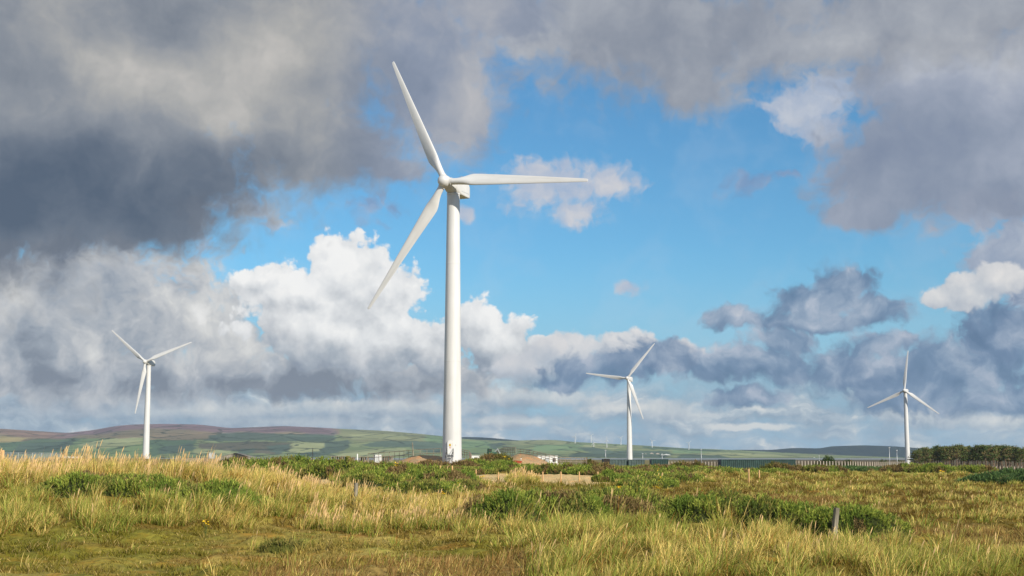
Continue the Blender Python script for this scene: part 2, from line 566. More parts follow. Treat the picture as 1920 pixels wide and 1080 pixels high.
def rod(bm, a, b, r0, r1=None, n=8):
    a, b = Vector(a), Vector(b)
    r1 = r0 if r1 is None else r1
    q = (b - a).to_track_quat('Z', 'Y')
    rings = []
    for p, r in ((a, r0), (b, r1)):
        rings.append([bm.verts.new(p + q @ Vector((r * math.cos(2 * math.pi * k / n), r * math.sin(2 * math.pi * k / n), 0))) for k in range(n)])
    for k in range(n):
        bm.faces.new((rings[0][k], rings[0][(k + 1) % n], rings[1][(k + 1) % n], rings[1][k]))
    bm.faces.new(rings[0][::-1])
    bm.faces.new(rings[1])


def lathe(bm, prof, n=32, M=None):
    """turn (radius, height) about Z, then apply matrix M"""
    rings = []
    for r, z in prof:
        if r < 1e-5:
            rings.append([bm.verts.new((0, 0, z))])
        else:
            rings.append([bm.verts.new((r * math.cos(2 * math.pi * k / n), r * math.sin(2 * math.pi * k / n), z)) for k in range(n)])
    for a, b in zip(rings, rings[1:]):
        for k in range(n):
            l = (k + 1) % n
            if len(a) == 1:
                bm.faces.new((a[0], b[k], b[l]))
            elif len(b) == 1:
                bm.faces.new((a[k], a[l], b[0]))
            else:
                bm.faces.new((a[k], a[l], b[l], b[k]))
    for r in (rings[0], rings[-1]):
        if len(r) > 2:
            bm.faces.new(r)
    if M is not None:
        bmesh.ops.transform(bm, matrix=M, verts=[v for r in rings for v in r])


# ---------------------------------------------------------------- materials
MATS = {}


def material(name):
    m = bpy.data.materials.new(name)
    m.use_nodes = True
    m.node_tree.nodes.clear()
    X.nt = m.node_tree
    MATS[name] = m
    return m


def finish(shader, m=None):
    o = node('ShaderNodeOutputMaterial')
    X.nt.links.new(shader, o.inputs['Surface'])


def bsdf(color, rough=0.6, normal=None, spec=0.3, metal=0.0):
    n = node('ShaderNodeBsdfPrincipled')
    put(n.inputs['Base Color'], color if isinstance(color, X) else (*color, 1.0))
    put(n.inputs['Roughness'], rough)
    n.inputs['Specular IOR Level'].default_value = spec
    n.inputs['Metallic'].default_value = metal
    if normal is not None:
        put(n.inputs['Normal'], normal)
    return n.outputs[0]


def bump(h, strength=0.3, dist=0.05):
    n = node('ShaderNodeBump')
    put(n.inputs['Height'], h)
    n.inputs['Strength'].default_value = strength
    n.inputs['Distance'].default_value = dist
    return X(n.outputs[0])


def objpos(): return X(node('ShaderNodeTexCoord').outputs['Object'])
def wpos(): return X(node('ShaderNodeNewGeometry').outputs['Position'])


def tint_attr(): return X(node('ShaderNodeAttribute', attribute_name='tint').outputs['Color'])


def simple(name, c, rough=0.6, var=0.25, scale=3.0, spec=0.3, bumpy=0.0, stretch=(1, 1, 1), metal=0.0):
    """a painted, rusty or weathered surface: colour mottled by noise"""
    m = material(name)
    p = vec('MULTIPLY', objpos(), stretch)
    n = noise(p, scale, 6, 0.6, dim='3D')
    k = step(n, 0.3, 0.7, 1 - var, 1 + var * 0.5)
    col = mixc(1.0, c, comb(k, k, k), 'MULTIPLY')
    finish(bsdf(col, rough, bump(n, bumpy, 0.02) if bumpy else None, spec, metal))
    return m


def leafy(name, through=0.35, rough=0.7):
    """leaves and blades: own colour from the mesh, some light passes through"""
    m = material(name)
    c = tint_attr()
    d = node('ShaderNodeBsdfDiffuse')
    put(d.inputs['Color'], c)
    t = node('ShaderNodeBsdfTranslucent')
    put(t.inputs['Color'], c)
    s = node('ShaderNodeMixShader')
    s.inputs[0].default_value = through
    X.nt.links.new(d.outputs[0], s.inputs[1])
    X.nt.links.new(t.outputs[0], s.inputs[2])
    finish(s.outputs[0])
    return m


m = material('turbine_paint')
p = objpos()
n1 = noise(vec('MULTIPLY', p, (1.0, 1.0, 0.08)), 1.6, 6, 0.6, dim='3D')
n2 = noise(p, 0.35, 3, 0.5, dim='3D')
k = step(n1, 0.40, 0.72, 1.0, 0.87) * step(n2, 0.3, 0.7, 0.95, 1.0)
finish(bsdf(mixc(1.0, (0.60, 0.60, 0.60), comb(k, k, k), 'MULTIPLY'), 0.42, None, 0.35))

m = material('ground')
p = wpos()
c = tint_attr()
n1 = noise(p, 0.9, 8, 0.62, dim='3D')
n2 = noise(vec('ADD', p, (31, 7, 3)), 4.5, 6, 0.65, dim='3D')
n3 = noise(vec('ADD', p, (5, 71, 3)), 0.22, 5, 0.6, dim='3D')
k = step(n2, 0.25, 0.75, 0.62, 1.35) * step(n3, 0.3, 0.7, 0.85, 1.15)
col = mixc(1.0, c, comb(k, k, k), 'MULTIPLY')
hue = mixc(1.0, c, (1.45, 1.0, 0.75), 'MULTIPLY')
col = mixc(step(n1, 0.50, 0.66) * 0.7, col, hue)
hue2 = mixc(1.0, c, (0.72, 0.95, 0.70), 'MULTIPLY')
col = mixc(step(n1, 0.44, 0.32) * 0.6, col, hue2)
finish(bsdf(col, 0.95, bump(n2, 0.8, 0.12), 0.1))

m = material('hill_fields')
c = tint_attr()
p = wpos()
q = vec('MULTIPLY', p, (0.0052, 0.0019, 0.024))
cell = voro(q, 1.0, 0, 0.5, dim='3D', out='Color')
n = noise(vec('MULTIPLY', p, (0.004, 0.003, 0.02)), 1.0, 8, 0.65, dim='3D')
edge = voro(q, 1.0, 0, 0.5, dim='3D', feature='DISTANCE_TO_EDGE')
sx = node('ShaderNodeSeparateXYZ')
put(sx.inputs[0], cell)
k = 0.80 + X(sx.outputs[0]) * 0.40
col = mixc(1.0, c, comb(k, k, k * 0.97), 'MULTIPLY')
col = mixc(step(n, 0.40, 0.62) * 0.40, col, mixc(1.0, c, (0.60, 0.66, 0.62), 'MULTIPLY'))
spots = voro(vec('MULTIPLY', p, (0.016, 0.008, 0.05)), 1.0, 0, 0.5, dim='3D')
trees = step(spots, 0.22, 0.14) * step(n, 0.48, 0.56)
hedge = step(edge, 0.055, 0.025) * step(noise(vec('MULTIPLY', p, (0.01, 0.01, 0.03)), 1.0, 3, dim='3D'), 0.42, 0.5)
col = mixc(clamp01(trees * 0.8 + hedge * 0.75), col, (0.022, 0.034, 0.018))
finish(bsdf(col, 0.95, None, 0.05))

M_PAINT, M_GROUND, M_HILL = MATS['turbine_paint'], MATS['ground'], MATS['hill_fields']
M_GRASS = leafy('grass_blades', 0.38)
M_LEAF = leafy('leaves', 0.15)
M_WOOD = simple('new_timber', (0.62, 0.38, 0.18), 0.8, 0.3, 6, 0.2, 0.3, (1, 1, .2))
M_OLDWOOD = simple('weathered_timber', (0.24, 0.215, 0.165), 0.9, 0.5, 9, 0.1, 0.6, (1, 1, .15))
M_GREYWOOD = simple('grey_timber', (0.30, 0.25, 0.20), 0.9, 0.4, 5, 0.1, 0.4)
M_CONC = simple('concrete', (0.50, 0.44, 0.36), 0.9, 0.25, 3, 0.2, 0.3)
M_GREENPAINT = simple('green_container_paint', (0.018, 0.050, 0.044), 0.6, 0.35, 0.8, 0.3)
M_DARK = simple('dark_metal', (0.03, 0.03, 0.03), 0.6, 0.3, 3, 0.3)
M_WHITE = simple('white_render', (0.70, 0.70, 0.68), 0.8, 0.12, 0.8, 0.2)
M_GALV = simple('galvanised_steel', (0.42, 0.44, 0.45), 0.45, 0.15, 4, 0.5, 0, (1, 1, 1), 0.5)
M_RUST = simple('rusty_red_steel', (0.30, 0.060, 0.030), 0.8, 0.4, 2, 0.2)
M_BARK = simple('pine_bark', (0.19, 0.125, 0.085), 0.95, 0.4, 4, 0.1, 0.5)
M_YELLOW = simple('yellow_flower', (0.72, 0.46, 0.02), 0.7, 0.2, 20, 0.1)
M_ROOF = simple('slate_roof', (0.10, 0.10, 0.11), 0.8, 0.3, 0.5, 0.2)
M_STONE = simple('grey_cladding', (0.30, 0.27, 0.23), 0.9, 0.3, 1.0, 0.1, 0.2, (6, 6, .3))
M_SIGN = simple('yellow_sign', (0.55, 0.36, 0.05), 0.6, 0.1, 5)
M_SIGNRED = simple('red_sign', (0.55, 0.08, 0.06), 0.6, 0.1, 5)
M_WATER = material('estuary')
n = noise(vec('MULTIPLY', wpos(), (0.02, 0.004, 1)), 1.0, 5, 0.6, dim='3D')
finish(bsdf(mixc(step(n, 0.4, 0.6), (0.16, 0.17, 0.16), (0.24, 0.23, 0.20)), 0.45, None, 0.5))

# ---------------------------------------------------------------- cover of the ground: what colour grows where, by column and distance
TALL = [  # polygons (column, distance) of tall marram grass: name, points, tufts per square metre, height, strawness
 ('bank', [(-420, 55.5), (300, 56.5), (420, 55), (500, 50.5), (560, 48), (700, 46.2), (850, 45.6), (950, 46), (990, 49), (960, 54), (850, 62), (760, 70), (560, 74), (300, 77), (-420, 77)], 3.0, 1.10, 0.78),
 ('front', [(-420, 42.5), (0, 43.2), (150, 44.2), (330, 45.4), (470, 47), (470, 51), (400, 51.5), (100, 52), (-420, 53)], 2.6, 1.0, 0.46),
 ('mass', [(955, 46.5), (975, 42), (1000, 38), (985, 34), (1010, 31), (1000, 24), (2300, 24), (2300, 35), (1920, 37), (1720, 39.5), (1600, 42.5), (1400, 45), (1200, 46.5)], 3.2, 0.95, 0.42),
 ('far', [(1250, 104), (1380, 110), (1640, 95), (1920, 82), (2300, 82), (2300, 220), (1500, 235), (1290, 205), (1225, 170)], 0.55, 0.75, 0.46),
 ('mid', [(870, 82), (1010, 90), (1040, 105), (900, 125), (800, 110)], 0.8, 0.75, 0.75),
 ('clump', [(955, 135), (1000, 135), (1005, 150), (960, 152)], 2.5, 1.3, 0.7),
 ('clump2', [(1165, 135), (1235, 128), (1250, 150), (1180, 160)], 1.6, 1.0, 0.65),
]
RUST_ZONES = [[(1640, 42), (1760, 43), (2300, 42), (2300, 56), (1750, 57), (1600, 52)], [(430, 26), (1000, 26), (1000, 35), (800, 36), (520, 34.5)],
              [(1230, 74), (1600, 78), (1600, 95), (1250, 100)]]
DRY_FIELD = [(600, 108), (640, 128), (870, 138), (1000, 142), (1090, 128), (1180, 150), (1100, 196), (860, 200), (560, 190), (300, 180), (300, 130)]


def cover(x, y):
    """ground tint (n,3) from position"""
    px = 960 + KX * x / np.maximum(y, 3)
    n1, n2 = fbm(x / 2.6, y / 2.6, 11, 4), fbm(x / 7, y / 9, 21, 4)
    moss, olive, straw, brown = (np.array(lin(c)) for c in ((112, 112, 40), (134, 120, 52), (206, 178, 108), (116, 86, 48)))
    c = moss * (1 - n1)[:, None] + olive * n1[:, None]
    w = np.clip((n2 - .50) * 4, 0, 1)[:, None]
    c = c * (1 - .55 * w) + straw * .55 * w
    w = np.clip((fbm(x / 1.7, y / 1.7, 31, 3) - .60) * 6, 0, 1)[:, None]
    c = c * (1 - .5 * w) + brown * .5 * w
    for z in RUST_ZONES:
        k = in_poly(px + (n2 - .5) * 160, y + (n1 - .5) * 8, z)[:, None] * .75
        c = c * (1 - k) + np.array(lin(148, 122, 74)) * k
    for (_, z, *_r) in TALL:
        k = in_poly(px + (n1 - .5) * 60, y + (n2 - .5) * 4, z)[:, None] * .7
        c = c * (1 - k) + np.array(lin(122, 102, 48)) * k
    k = in_poly(px + (n1 - .5) * 30, y + (n2 - .5) * 8, DRY_FIELD)[:, None] * .95
    c = c * (1 - k) + np.array(lin(205, 178, 128)) * k
    k = in_poly(px + (n2 - .5) * 200, y + (n1 - .5) * 16, [(1230, 52), (2300, 48), (2300, 108), (1230, 112)])[:, None] * .75
    c = c * (1 - k) + (np.array(lin(92, 80, 30)) * (1 - n1)[:, None] + np.array(lin(118, 90, 42)) * n1[:, None]) * k
    far = np.clip((y - 240) / 60, 0, 1)[:, None]
    rt = np.clip((px - 1240) / 60, 0, 1)[:, None]
    c = c * (1 - far) + (np.array(lin(120, 114, 80)) * (1 - rt) + np.array(lin(88, 80, 58)) * rt) * far
    for (mx, my, rx, ry, h) in MOUNDS:
        r = ((x - mx) / rx) ** 2 + ((y - my) / ry) ** 2
        k = np.clip(1.5 - r * 1.1 + (n1 - .5) * 1.2, 0, 1)[:, None]
        c = c * (1 - k) + np.array(lin(174, 146, 112)) * k
    return c


# one sheet from before the camera to beyond the hills
rows = np.concatenate([np.geomspace(4, 22, 30)[:-1], np.geomspace(22, 130, 330)[:-1], np.geomspace(130, 700, 130)[:-1], np.geomspace(700, 9800, 40)])
cu = np.concatenate([np.linspace(-1, -.43, 30)[:-1], np.linspace(-.43, .43, 520), np.linspace(.43, 1, 30)[1:]])
DD, UU = np.meshgrid(rows, cu, indexing='ij')
TT = np.where(np.abs(UU) > .43, np.sign(UU) * (.43 + (np.abs(UU) - .43) / .57 * (.17 + 70 / DD)), UU)
gx, gy = (TT * DD).ravel(), DD.ravel()
gz = H(gx, gy)
nr, nc = DD.shape
i = np.arange(nr * nc).reshape(nr, nc)
Q = np.stack([i[:-1, :-1], i[:-1, 1:], i[1:, 1:], i[1:, :-1]], -1).reshape(-1, 4)
o = mesh_obj('ground', np.stack([gx, gy, gz], -1), Q, M_GROUND, tint=cover(gx, gy), smooth=True)
tag(o, kind='structure')

# ---------------------------------------------------------------- hills
def hill(name, sky, d0, d1, d2, base_py, tint_fn, rowsn=70, px0=-520, px1=2440, colsn=640, relief=1.0):
    pxs = np.linspace(px0, px1, colsn)
    top = np.interp(pxs, [p for p, _ in sky], [q for _, q in sky])
    k = np.ones(5) / 5
    top = np.convolve(np.pad(top, 2, mode='edge'), k, 'valid')
    zr = EYE - (top - HORIZON) / KX * d1
    t = np.concatenate([np.linspace(0, 1, rowsn), np.linspace(1.08, 1.6, 8)])
    T, PX = np.meshgrid(t, pxs, indexing='ij')
    ZR = np.broadcast_to(zr, T.shape)
    Dd = np.where(T <= 1, d0 + (d1 - d0) * T, d1 + (d2 - d1) * (T - 1) / .6)
    s = np.where(T <= 1, T * .75 + .25 * T * T * (3 - 2 * T), 1 - ((T - 1) / .6) ** 1.5)
    zb = -3.2
    bumps = (fbm(PX / 130 + 5, T * 4, 41, 4) - .5) * 34 * relief * np.clip(T * (1 - T) * 4, 0, 1) * np.clip((ZR - zb) / 120, .1, 1)
    Z = zb + (ZR - zb) * s + bumps
    xx = (PX - 960) / KX * Dd
    n_r, n_c = T.shape
    ii = np.arange(n_r * n_c).reshape(n_r, n_c)
    q = np.stack([ii[:-1, :-1], ii[:-1, 1:], ii[1:, 1:], ii[1:, :-1]], -1).reshape(-1, 4)
    X_, Y_, Z_ = xx.ravel(), Dd.ravel(), Z.ravel()
    ppx, ppy = pix(X_, Y_, Z_)
    tt = T.ravel()
    skyrow = np.interp(ppx, pxs, top)
    ob = mesh_obj(name, np.stack([X_, Y_, Z_], -1), q, M_HILL, tint=tint_fn(ppx, ppy, tt, ppy - skyrow), smooth=True)
    return tag(ob, kind='structure')


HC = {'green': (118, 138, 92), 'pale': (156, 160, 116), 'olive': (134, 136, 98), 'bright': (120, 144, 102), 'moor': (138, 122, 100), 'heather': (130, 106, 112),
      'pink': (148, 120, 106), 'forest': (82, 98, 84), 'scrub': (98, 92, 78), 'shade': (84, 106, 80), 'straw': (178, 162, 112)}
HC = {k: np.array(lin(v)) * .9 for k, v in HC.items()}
PATCHES = [
 ('moor', [(-500, 800), (330, 790), (470, 800), (640, 800), (640, 814), (430, 824), (230, 824), (130, 830), (-500, 822)]),
 ('straw', [(-500, 820), (0, 818), (55, 820), (40, 828), (-20, 832), (-500, 834)]),
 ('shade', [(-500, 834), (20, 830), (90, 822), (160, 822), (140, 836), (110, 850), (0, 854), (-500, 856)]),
 ('forest', [(40, 832), (130, 828), (150, 832), (100, 846), (20, 850)]),
 ('green', [(150, 824), (275, 819), (290, 856), (120, 858), (125, 838)]), ('pale', [(140, 834), (210, 822), (265, 820), (270, 832), (180, 842)]),
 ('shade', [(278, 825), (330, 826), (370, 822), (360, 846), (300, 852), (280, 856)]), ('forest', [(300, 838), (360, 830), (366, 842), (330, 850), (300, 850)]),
 ('moor', [(280, 812), (380, 808), (400, 816), (360, 826), (282, 824)]),
 ('forest', [(392, 816), (430, 810), (480, 811), (560, 814), (632, 808), (627, 826), (560, 828), (480, 826), (386, 826)]),
 ('scrub', [(370, 832), (470, 828), (550, 831), (542, 845), (520, 853), (450, 848), (372, 840)]),
 ('forest', [(446, 842), (480, 842), (476, 851), (444, 850)]), ('forest', [(500, 836), (548, 832), (540, 846), (518, 852)]),
 ('pale', [(365, 841), (410, 844), (440, 850), (400, 856), (360, 852)]), ('bright', [(366, 852), (400, 848), (404, 857), (350, 858)]),
 ('pale', [(549, 829), (620, 829), (600, 848), (560, 850), (543, 848)]),
 ('forest', [(612, 828), (660, 826), (650, 842), (600, 856), (540, 858), (560, 851), (600, 845)]),
 ('olive', [(636, 803), (720, 807), (800, 814), (790, 826), (690, 828), (640, 824)]), ('pale', [(655, 815), (760, 815), (770, 824), (660, 824)]),
 ('bright', [(795, 816), (832, 818), (834, 832), (800, 832)]),
 ('forest', [(680, 833), (720, 827), (790, 828), (834, 831), (834, 847), (800, 848), (765, 838), (690, 838)]),
 ('pale', [(640, 848), (700, 841), (760, 841), (766, 852), (720, 858), (630, 858)]),
 ('bright', [(862, 826), (910, 827), (930, 834), (905, 842), (862, 842)]), ('green', [(862, 842), (920, 838), (930, 848), (862, 852)]),
 ('forest', [(916, 832), (935, 829), (945, 834), (930, 841), (915, 838)]), ('pale', [(952, 826), (1040, 825), (1075, 830), (1040, 836), (960, 833)]),
 ('bright', [(1000, 834), (1070, 834), (1130, 838), (1110, 846), (1000, 845)]), ('forest', [(1070, 852), (1110, 848), (1170, 852), (1170, 857), (1070, 857)]),
 ('forest', [(1080, 839), (1110, 840), (1150, 845), (1250, 846), (1262, 852), (1240, 859), (1140, 857), (1100, 846)]),
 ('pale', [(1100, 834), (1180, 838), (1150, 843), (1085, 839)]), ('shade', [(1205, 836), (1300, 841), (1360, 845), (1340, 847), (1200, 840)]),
 ('pale', [(1300, 848), (1440, 850), (1480, 856), (1400, 858), (1300, 852)]), ('bright', [(1260, 844), (1320, 845), (1330, 850), (1260, 850)]),
 ('forest', [(1280, 852), (1350, 854), (1380, 860), (1270, 860)]),
]


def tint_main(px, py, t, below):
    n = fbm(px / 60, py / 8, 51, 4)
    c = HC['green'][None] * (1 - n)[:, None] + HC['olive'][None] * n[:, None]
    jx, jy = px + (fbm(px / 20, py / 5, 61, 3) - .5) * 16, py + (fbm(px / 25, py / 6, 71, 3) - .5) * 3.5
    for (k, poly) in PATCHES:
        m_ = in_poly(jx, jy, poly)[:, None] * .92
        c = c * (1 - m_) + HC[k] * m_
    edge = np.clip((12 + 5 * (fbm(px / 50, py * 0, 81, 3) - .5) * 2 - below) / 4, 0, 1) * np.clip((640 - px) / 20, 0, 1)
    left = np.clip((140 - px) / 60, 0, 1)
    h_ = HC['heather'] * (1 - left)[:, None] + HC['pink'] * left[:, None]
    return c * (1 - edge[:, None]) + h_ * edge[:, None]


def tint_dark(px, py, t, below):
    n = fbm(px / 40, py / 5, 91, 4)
    c = np.array(lin(26, 40, 42))[None] * (1 - n)[:, None] + np.array(lin(14, 26, 30))[None] * n[:, None]  # very dark tint: cloud shadow on the right-hand hill put into its colour
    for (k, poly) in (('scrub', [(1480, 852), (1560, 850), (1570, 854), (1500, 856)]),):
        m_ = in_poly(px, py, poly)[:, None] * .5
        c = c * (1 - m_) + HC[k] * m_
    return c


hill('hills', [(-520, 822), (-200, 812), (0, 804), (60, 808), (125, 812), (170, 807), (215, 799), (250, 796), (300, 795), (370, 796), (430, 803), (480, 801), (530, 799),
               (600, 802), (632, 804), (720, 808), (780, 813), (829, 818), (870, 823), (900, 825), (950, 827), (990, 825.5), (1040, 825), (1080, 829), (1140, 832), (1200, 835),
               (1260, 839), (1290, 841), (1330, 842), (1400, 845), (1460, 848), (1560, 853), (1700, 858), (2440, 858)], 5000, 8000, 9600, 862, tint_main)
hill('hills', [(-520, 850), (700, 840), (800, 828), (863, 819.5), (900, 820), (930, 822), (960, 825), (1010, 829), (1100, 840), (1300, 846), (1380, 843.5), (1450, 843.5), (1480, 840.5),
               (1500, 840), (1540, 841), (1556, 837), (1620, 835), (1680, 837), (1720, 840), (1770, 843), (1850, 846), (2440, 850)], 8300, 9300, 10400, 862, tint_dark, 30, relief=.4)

# the estuary: a thin grey strip before the hills
xs = np.array([[-3000, 2600], [3000, 2600], [3000, 4900], [-3000, 4900]], float)
o = mesh_obj('estuary_water', np.column_stack([xs, np.full(4, -2.9)]), np.array([[0, 1, 2, 3]]), M_WATER)
tag(o, kind='structure')
# ---------------------------------------------------------------- wind turbines
HUB_H, OVERHANG, BLADE = 42.4, 3.06, 23.0


def airfoil(n=28):
    """closed section, chord 0..1 (leading edge at 0), as (along chord, thickness) pairs for unit thickness"""
    a = np.linspace(0, 2 * np.pi, n, endpoint=False)
    x = (1 - np.cos(a)) / 2
    t = 5 * .2 * (0.2969 * np.sqrt(x) - .126 * x - .3516 * x ** 2 + .2843 * x ** 3 - .1036 * x ** 4) / .2
    return x, np.where(a <= np.pi, 1, -1) * t


def blade_mesh():
    x, t = airfoil()
    n = len(x)
    ang = np.linspace(0, 2 * np.pi, n, endpoint=False)
    S = [0.85, 1.3, 1.9, 2.5, 3.2, 3.9, 4.5, 5.2, 6.5, 8.5, 11, 13.5, 16, 18.5, 20.5, 22, 22.7, 22.93, 23.0]
    chord = np.interp(S, [0.85, 1.6, 4.5, 5.2, 14, 22.5, 22.9, 23.0], [1.0, 1.0, 1.95, 1.92, 1.22, .52, .44, .25])
    thick = np.interp(S, [0.85, 1.6, 4.5, 8.5, 14, 23], [1.0, 0.98, .27, .20, .17, .13])
    round_ = np.interp(S, [0.85, 1.5, 3.6], [1, 1, 0])
    twist = np.radians(np.interp(S, [0.85, 4.5, 9, 15, 23], [16, 15, 8, 4, 0]))
    V = []
    for s, c, th, r, w in zip(S, chord, thick, round_, twist):
        ax = (0.32 - x) * c
        ay = t * th * c
        cx, cy = 0.5 * np.cos(ang), 0.5 * np.sin(ang)
        X_ = ax * (1 - r) + cx * r
        Y_ = ay * (1 - r) + cy * r
        V.append(np.stack([X_ * np.cos(w) - Y_ * np.sin(w), X_ * np.sin(w) + Y_ * np.cos(w), np.full(n, s)], -1))
    V.append(np.array([[0, 0, 0.85]]))
    V.append(np.array([[0.02, 0, 23.02]]))
    V = np.concatenate(V)
    m_ = len(S)
    Q = [(k * n + j, k * n + (j + 1) % n, (k + 1) * n + (j + 1) % n, (k + 1) * n + j) for k in range(m_ - 1) for j in range(n)]
    Q += [(m_ * n, (j + 1) % n, j, j) for j in range(n)]
    Q += [(m_ * n + 1, (m_ - 1) * n + j, (m_ - 1) * n + (j + 1) % n, (m_ - 1) * n + (j + 1) % n) for j in range(n)]
    me = bpy.data.meshes.new('blade')
    me.from_pydata([tuple(v) for v in V], [], [tuple(dict.fromkeys(q)) for q in Q])
    for f in me.polygons:
        f.use_smooth = True
    me.materials.append(M_PAINT)
    return me


def turbine_meshes():
    """meshes in the turbine's own frame: base at 0, rotor facing -Y, hub at (0, -OVERHANG, HUB_H)"""
    out = {}
    bm = bmesh.new()
    prof = [(1.47, -2.5), (1.47, 0.0), (1.44, 2), (1.36, 8), (1.27, 15.0), (1.285, 15.02), (1.285, 15.12), (1.268, 15.14), (1.15, 26), (1.10, 30.0), (1.115, 30.02), (1.115, 30.12), (1.098, 30.14), (1.02, 37), (0.98, HUB_H - 1.62), (1.04, HUB_H - 1.58), (1.04, HUB_H - 1.36)]
    lathe(bm, prof, 56)
    out['tower'] = bm
    # nacelle: lofted along Y with rounded-box sections that chamfer at the rear
    bm = bmesh.new()
    rings = []
    tl = math.tan(R(4))
    for (y, hw, zt, zb, k) in [(-2.15, .72, .70, -.72, 1.0), (-1.75, .92, .88, -.98, .95), (-1.1, 1.08, 1.02, -1.22, .85), (-0.2, 1.16, 1.10, -1.34, .6), (0.4, 1.18, 1.14, -1.36, .22), (2.6, 1.18, 1.16, -1.36, .14), (3.1, 1.17, 1.02, -1.34, .14), (3.7, 1.12, .58, -1.25, .14), (3.78, 1.06, .50, -1.18, .14)]:
        r = []
        for q in range(32):
            a = 2 * math.pi * (q + .5) / 32
            ca, sa = math.cos(a), math.sin(a)
            # superellipse between box (k small) and ellipse (k = 1)
            e = k
            cx_ = math.copysign(abs(ca) ** e, ca)
            cz_ = math.copysign(abs(sa) ** e, sa)
            zc, zh = (zt + zb) / 2, (zt - zb) / 2
            r.append(bm.verts.new((hw * cx_, y, HUB_H + zc + zh * cz_ - tl * (y + OVERHANG) * 0.6)))
        rings.append(r)
    for a, b in zip(rings, rings[1:]):
        for q in range(32):
            bm.faces.new((a[q], a[(q + 1) % 32], b[(q + 1) % 32], b[q]))
    bm.faces.new(rings[0]); bm.faces.new(rings[-1])
    out['nacelle'] = bm
    bm = bmesh.new()
    # a seam strip proud of each flank, and the wind vane mast on top
    box(bm, 1.165, 1.20, 0.5, 3.2, HUB_H - .98, HUB_H - .94)
    out['trim'] = bm
    bm = bmesh.new()
    rod(bm, (0.3, 2.2, HUB_H + .9), (0.3, 2.2, HUB_H + 1.9), .03)
    rod(bm, (0.0, 2.2, HUB_H + 1.75), (0.6, 2.2, HUB_H + 1.75), .025)
    out['wind_vane'] = bm
    return out


def rotor_hub():
    """turned about +Z = rotor axis pointing out to the front"""
    bm = bmesh.new()
    lathe(bm, [(0.0, 1.42), (.25, 1.40), (.5, 1.30), (.72, 1.10), (.86, .84), (.94, .50), (.96, .1), (.95, -.45), (.90, -.62), (.78, -.64), (.74, -1.05), (0, -1.05)], 40)
    return bm


def collar():
    bm = bmesh.new()
    lathe(bm, [(.54, .45), (.56, .5), (.56, .93), (.60, .95), (.60, 1.05), (.50, 1.07)], 28)
    return bm


BLADE_ME = blade_mesh()
PROTO = {}


def shared(name, make, mat=M_PAINT, smooth=True):
    if name not in PROTO:
        o = bm_obj(name, make() if callable(make) else make, mat, None, smooth)
        PROTO[name] = o.data
        bpy.data.objects.remove(o)
        if smooth:
            try:
                PROTO[name].set_sharp_from_angle(angle=R(35))
            except Exception:
                pass
    return PROTO[name]


TM = turbine_meshes()


def turbine(name, base, yaw, theta, tilt, cone, label, group, scale=1.0, detail=True):
    """yaw = how far the rotor is turned to the picture's left of the camera; theta = angle of one blade, anticlockwise from the right"""
    root = empty(name, base, -yaw)
    root.scale = (scale,) * 3
    tag(root, label, 'wind turbine', group)
    def part(n, me, parent=root):
        return link(bpy.data.objects.new(n, me), parent)
    tw = part('tower', shared('tower', TM['tower']))
    if not detail:
        tw.scale = (1.7, 1.7, 1)
    na = part('nacelle', shared('nacelle', TM['nacelle']))
    if detail:
        part('panel_seam', shared('panel_seam', TM['trim'], M_GALV, False), na)
        part('wind_vane', shared('wind_vane', TM['wind_vane'], M_GALV, False), na)
    a = Vector((0, -math.cos(tilt), math.sin(tilt)))
    h = Vector((1, 0, 0))
    v = Vector((0, math.sin(tilt), math.cos(tilt)))
    hub = part('hub', shared('hub', rotor_hub))
    hub.matrix_local = Matrix.Translation((0, -OVERHANG, HUB_H)) @ Matrix((h, v, a)).transposed().to_4x4()
    for k in range(3):
        t = theta - k * 2 * math.pi / 3
        e = h * math.cos(t) + v * math.sin(t)
        lead = h * math.sin(t) - v * math.cos(t)
        e2 = (e * math.cos(cone) + a * math.sin(cone)).normalized()
        a2 = lead.cross(e2) * -1
        if a2.dot(a) < 0:
            a2.negate()
        b = part('blade', BLADE_ME)
        # blade frame: x to the leading edge, y to the front, z along the span
        b.matrix_local = Matrix.Translation((0, -OVERHANG, HUB_H)) @ Matrix((lead, a2, e2)).transposed().to_4x4() @ Matrix.Diagonal((1, 1, 1, 1) if detail else (1.7, 1.7, 1.05, 1))
        if detail:
            c = part('root_collar', shared('root_collar', collar), b)
    return root


def turbine_at(hub, yaw, theta, tilt, cone, label, base_z):
    y, t = R(yaw), R(tilt)
    hx, hy, hz = hub
    bx, by = hx + OVERHANG * math.sin(y), hy + OVERHANG * math.cos(y)
    return turbine('wind_turbine', (bx, by, hz - HUB_H), y, R(theta), t, R(cone), label, 'wind turbines on the coastal plain')


T1 = turbine_at((-10.25, 206.12, 44.76), 22.6, 116.2, 3.63, -1.67, 'tallest and nearest white wind turbine, with a door and steps at its foot', 2.37)
turbine_at((-160.9, 600.9, 44.3), 14.6, 140.9, 4.0, -1.3, 'white wind turbine at the left, standing before the purple heather hill', 2.5)
turbine_at((59.95, 713.2, 43.4), 19.9, 51.7, 4.9, -2.0, 'white wind turbine standing behind the row of small green containers', 1.5)
turbine_at((222.1, 777.3, 40.1), 25.9, 83.8, 3.95, -2.7, 'white wind turbine beside the pine wood, one blade pointing straight up', -2.3)

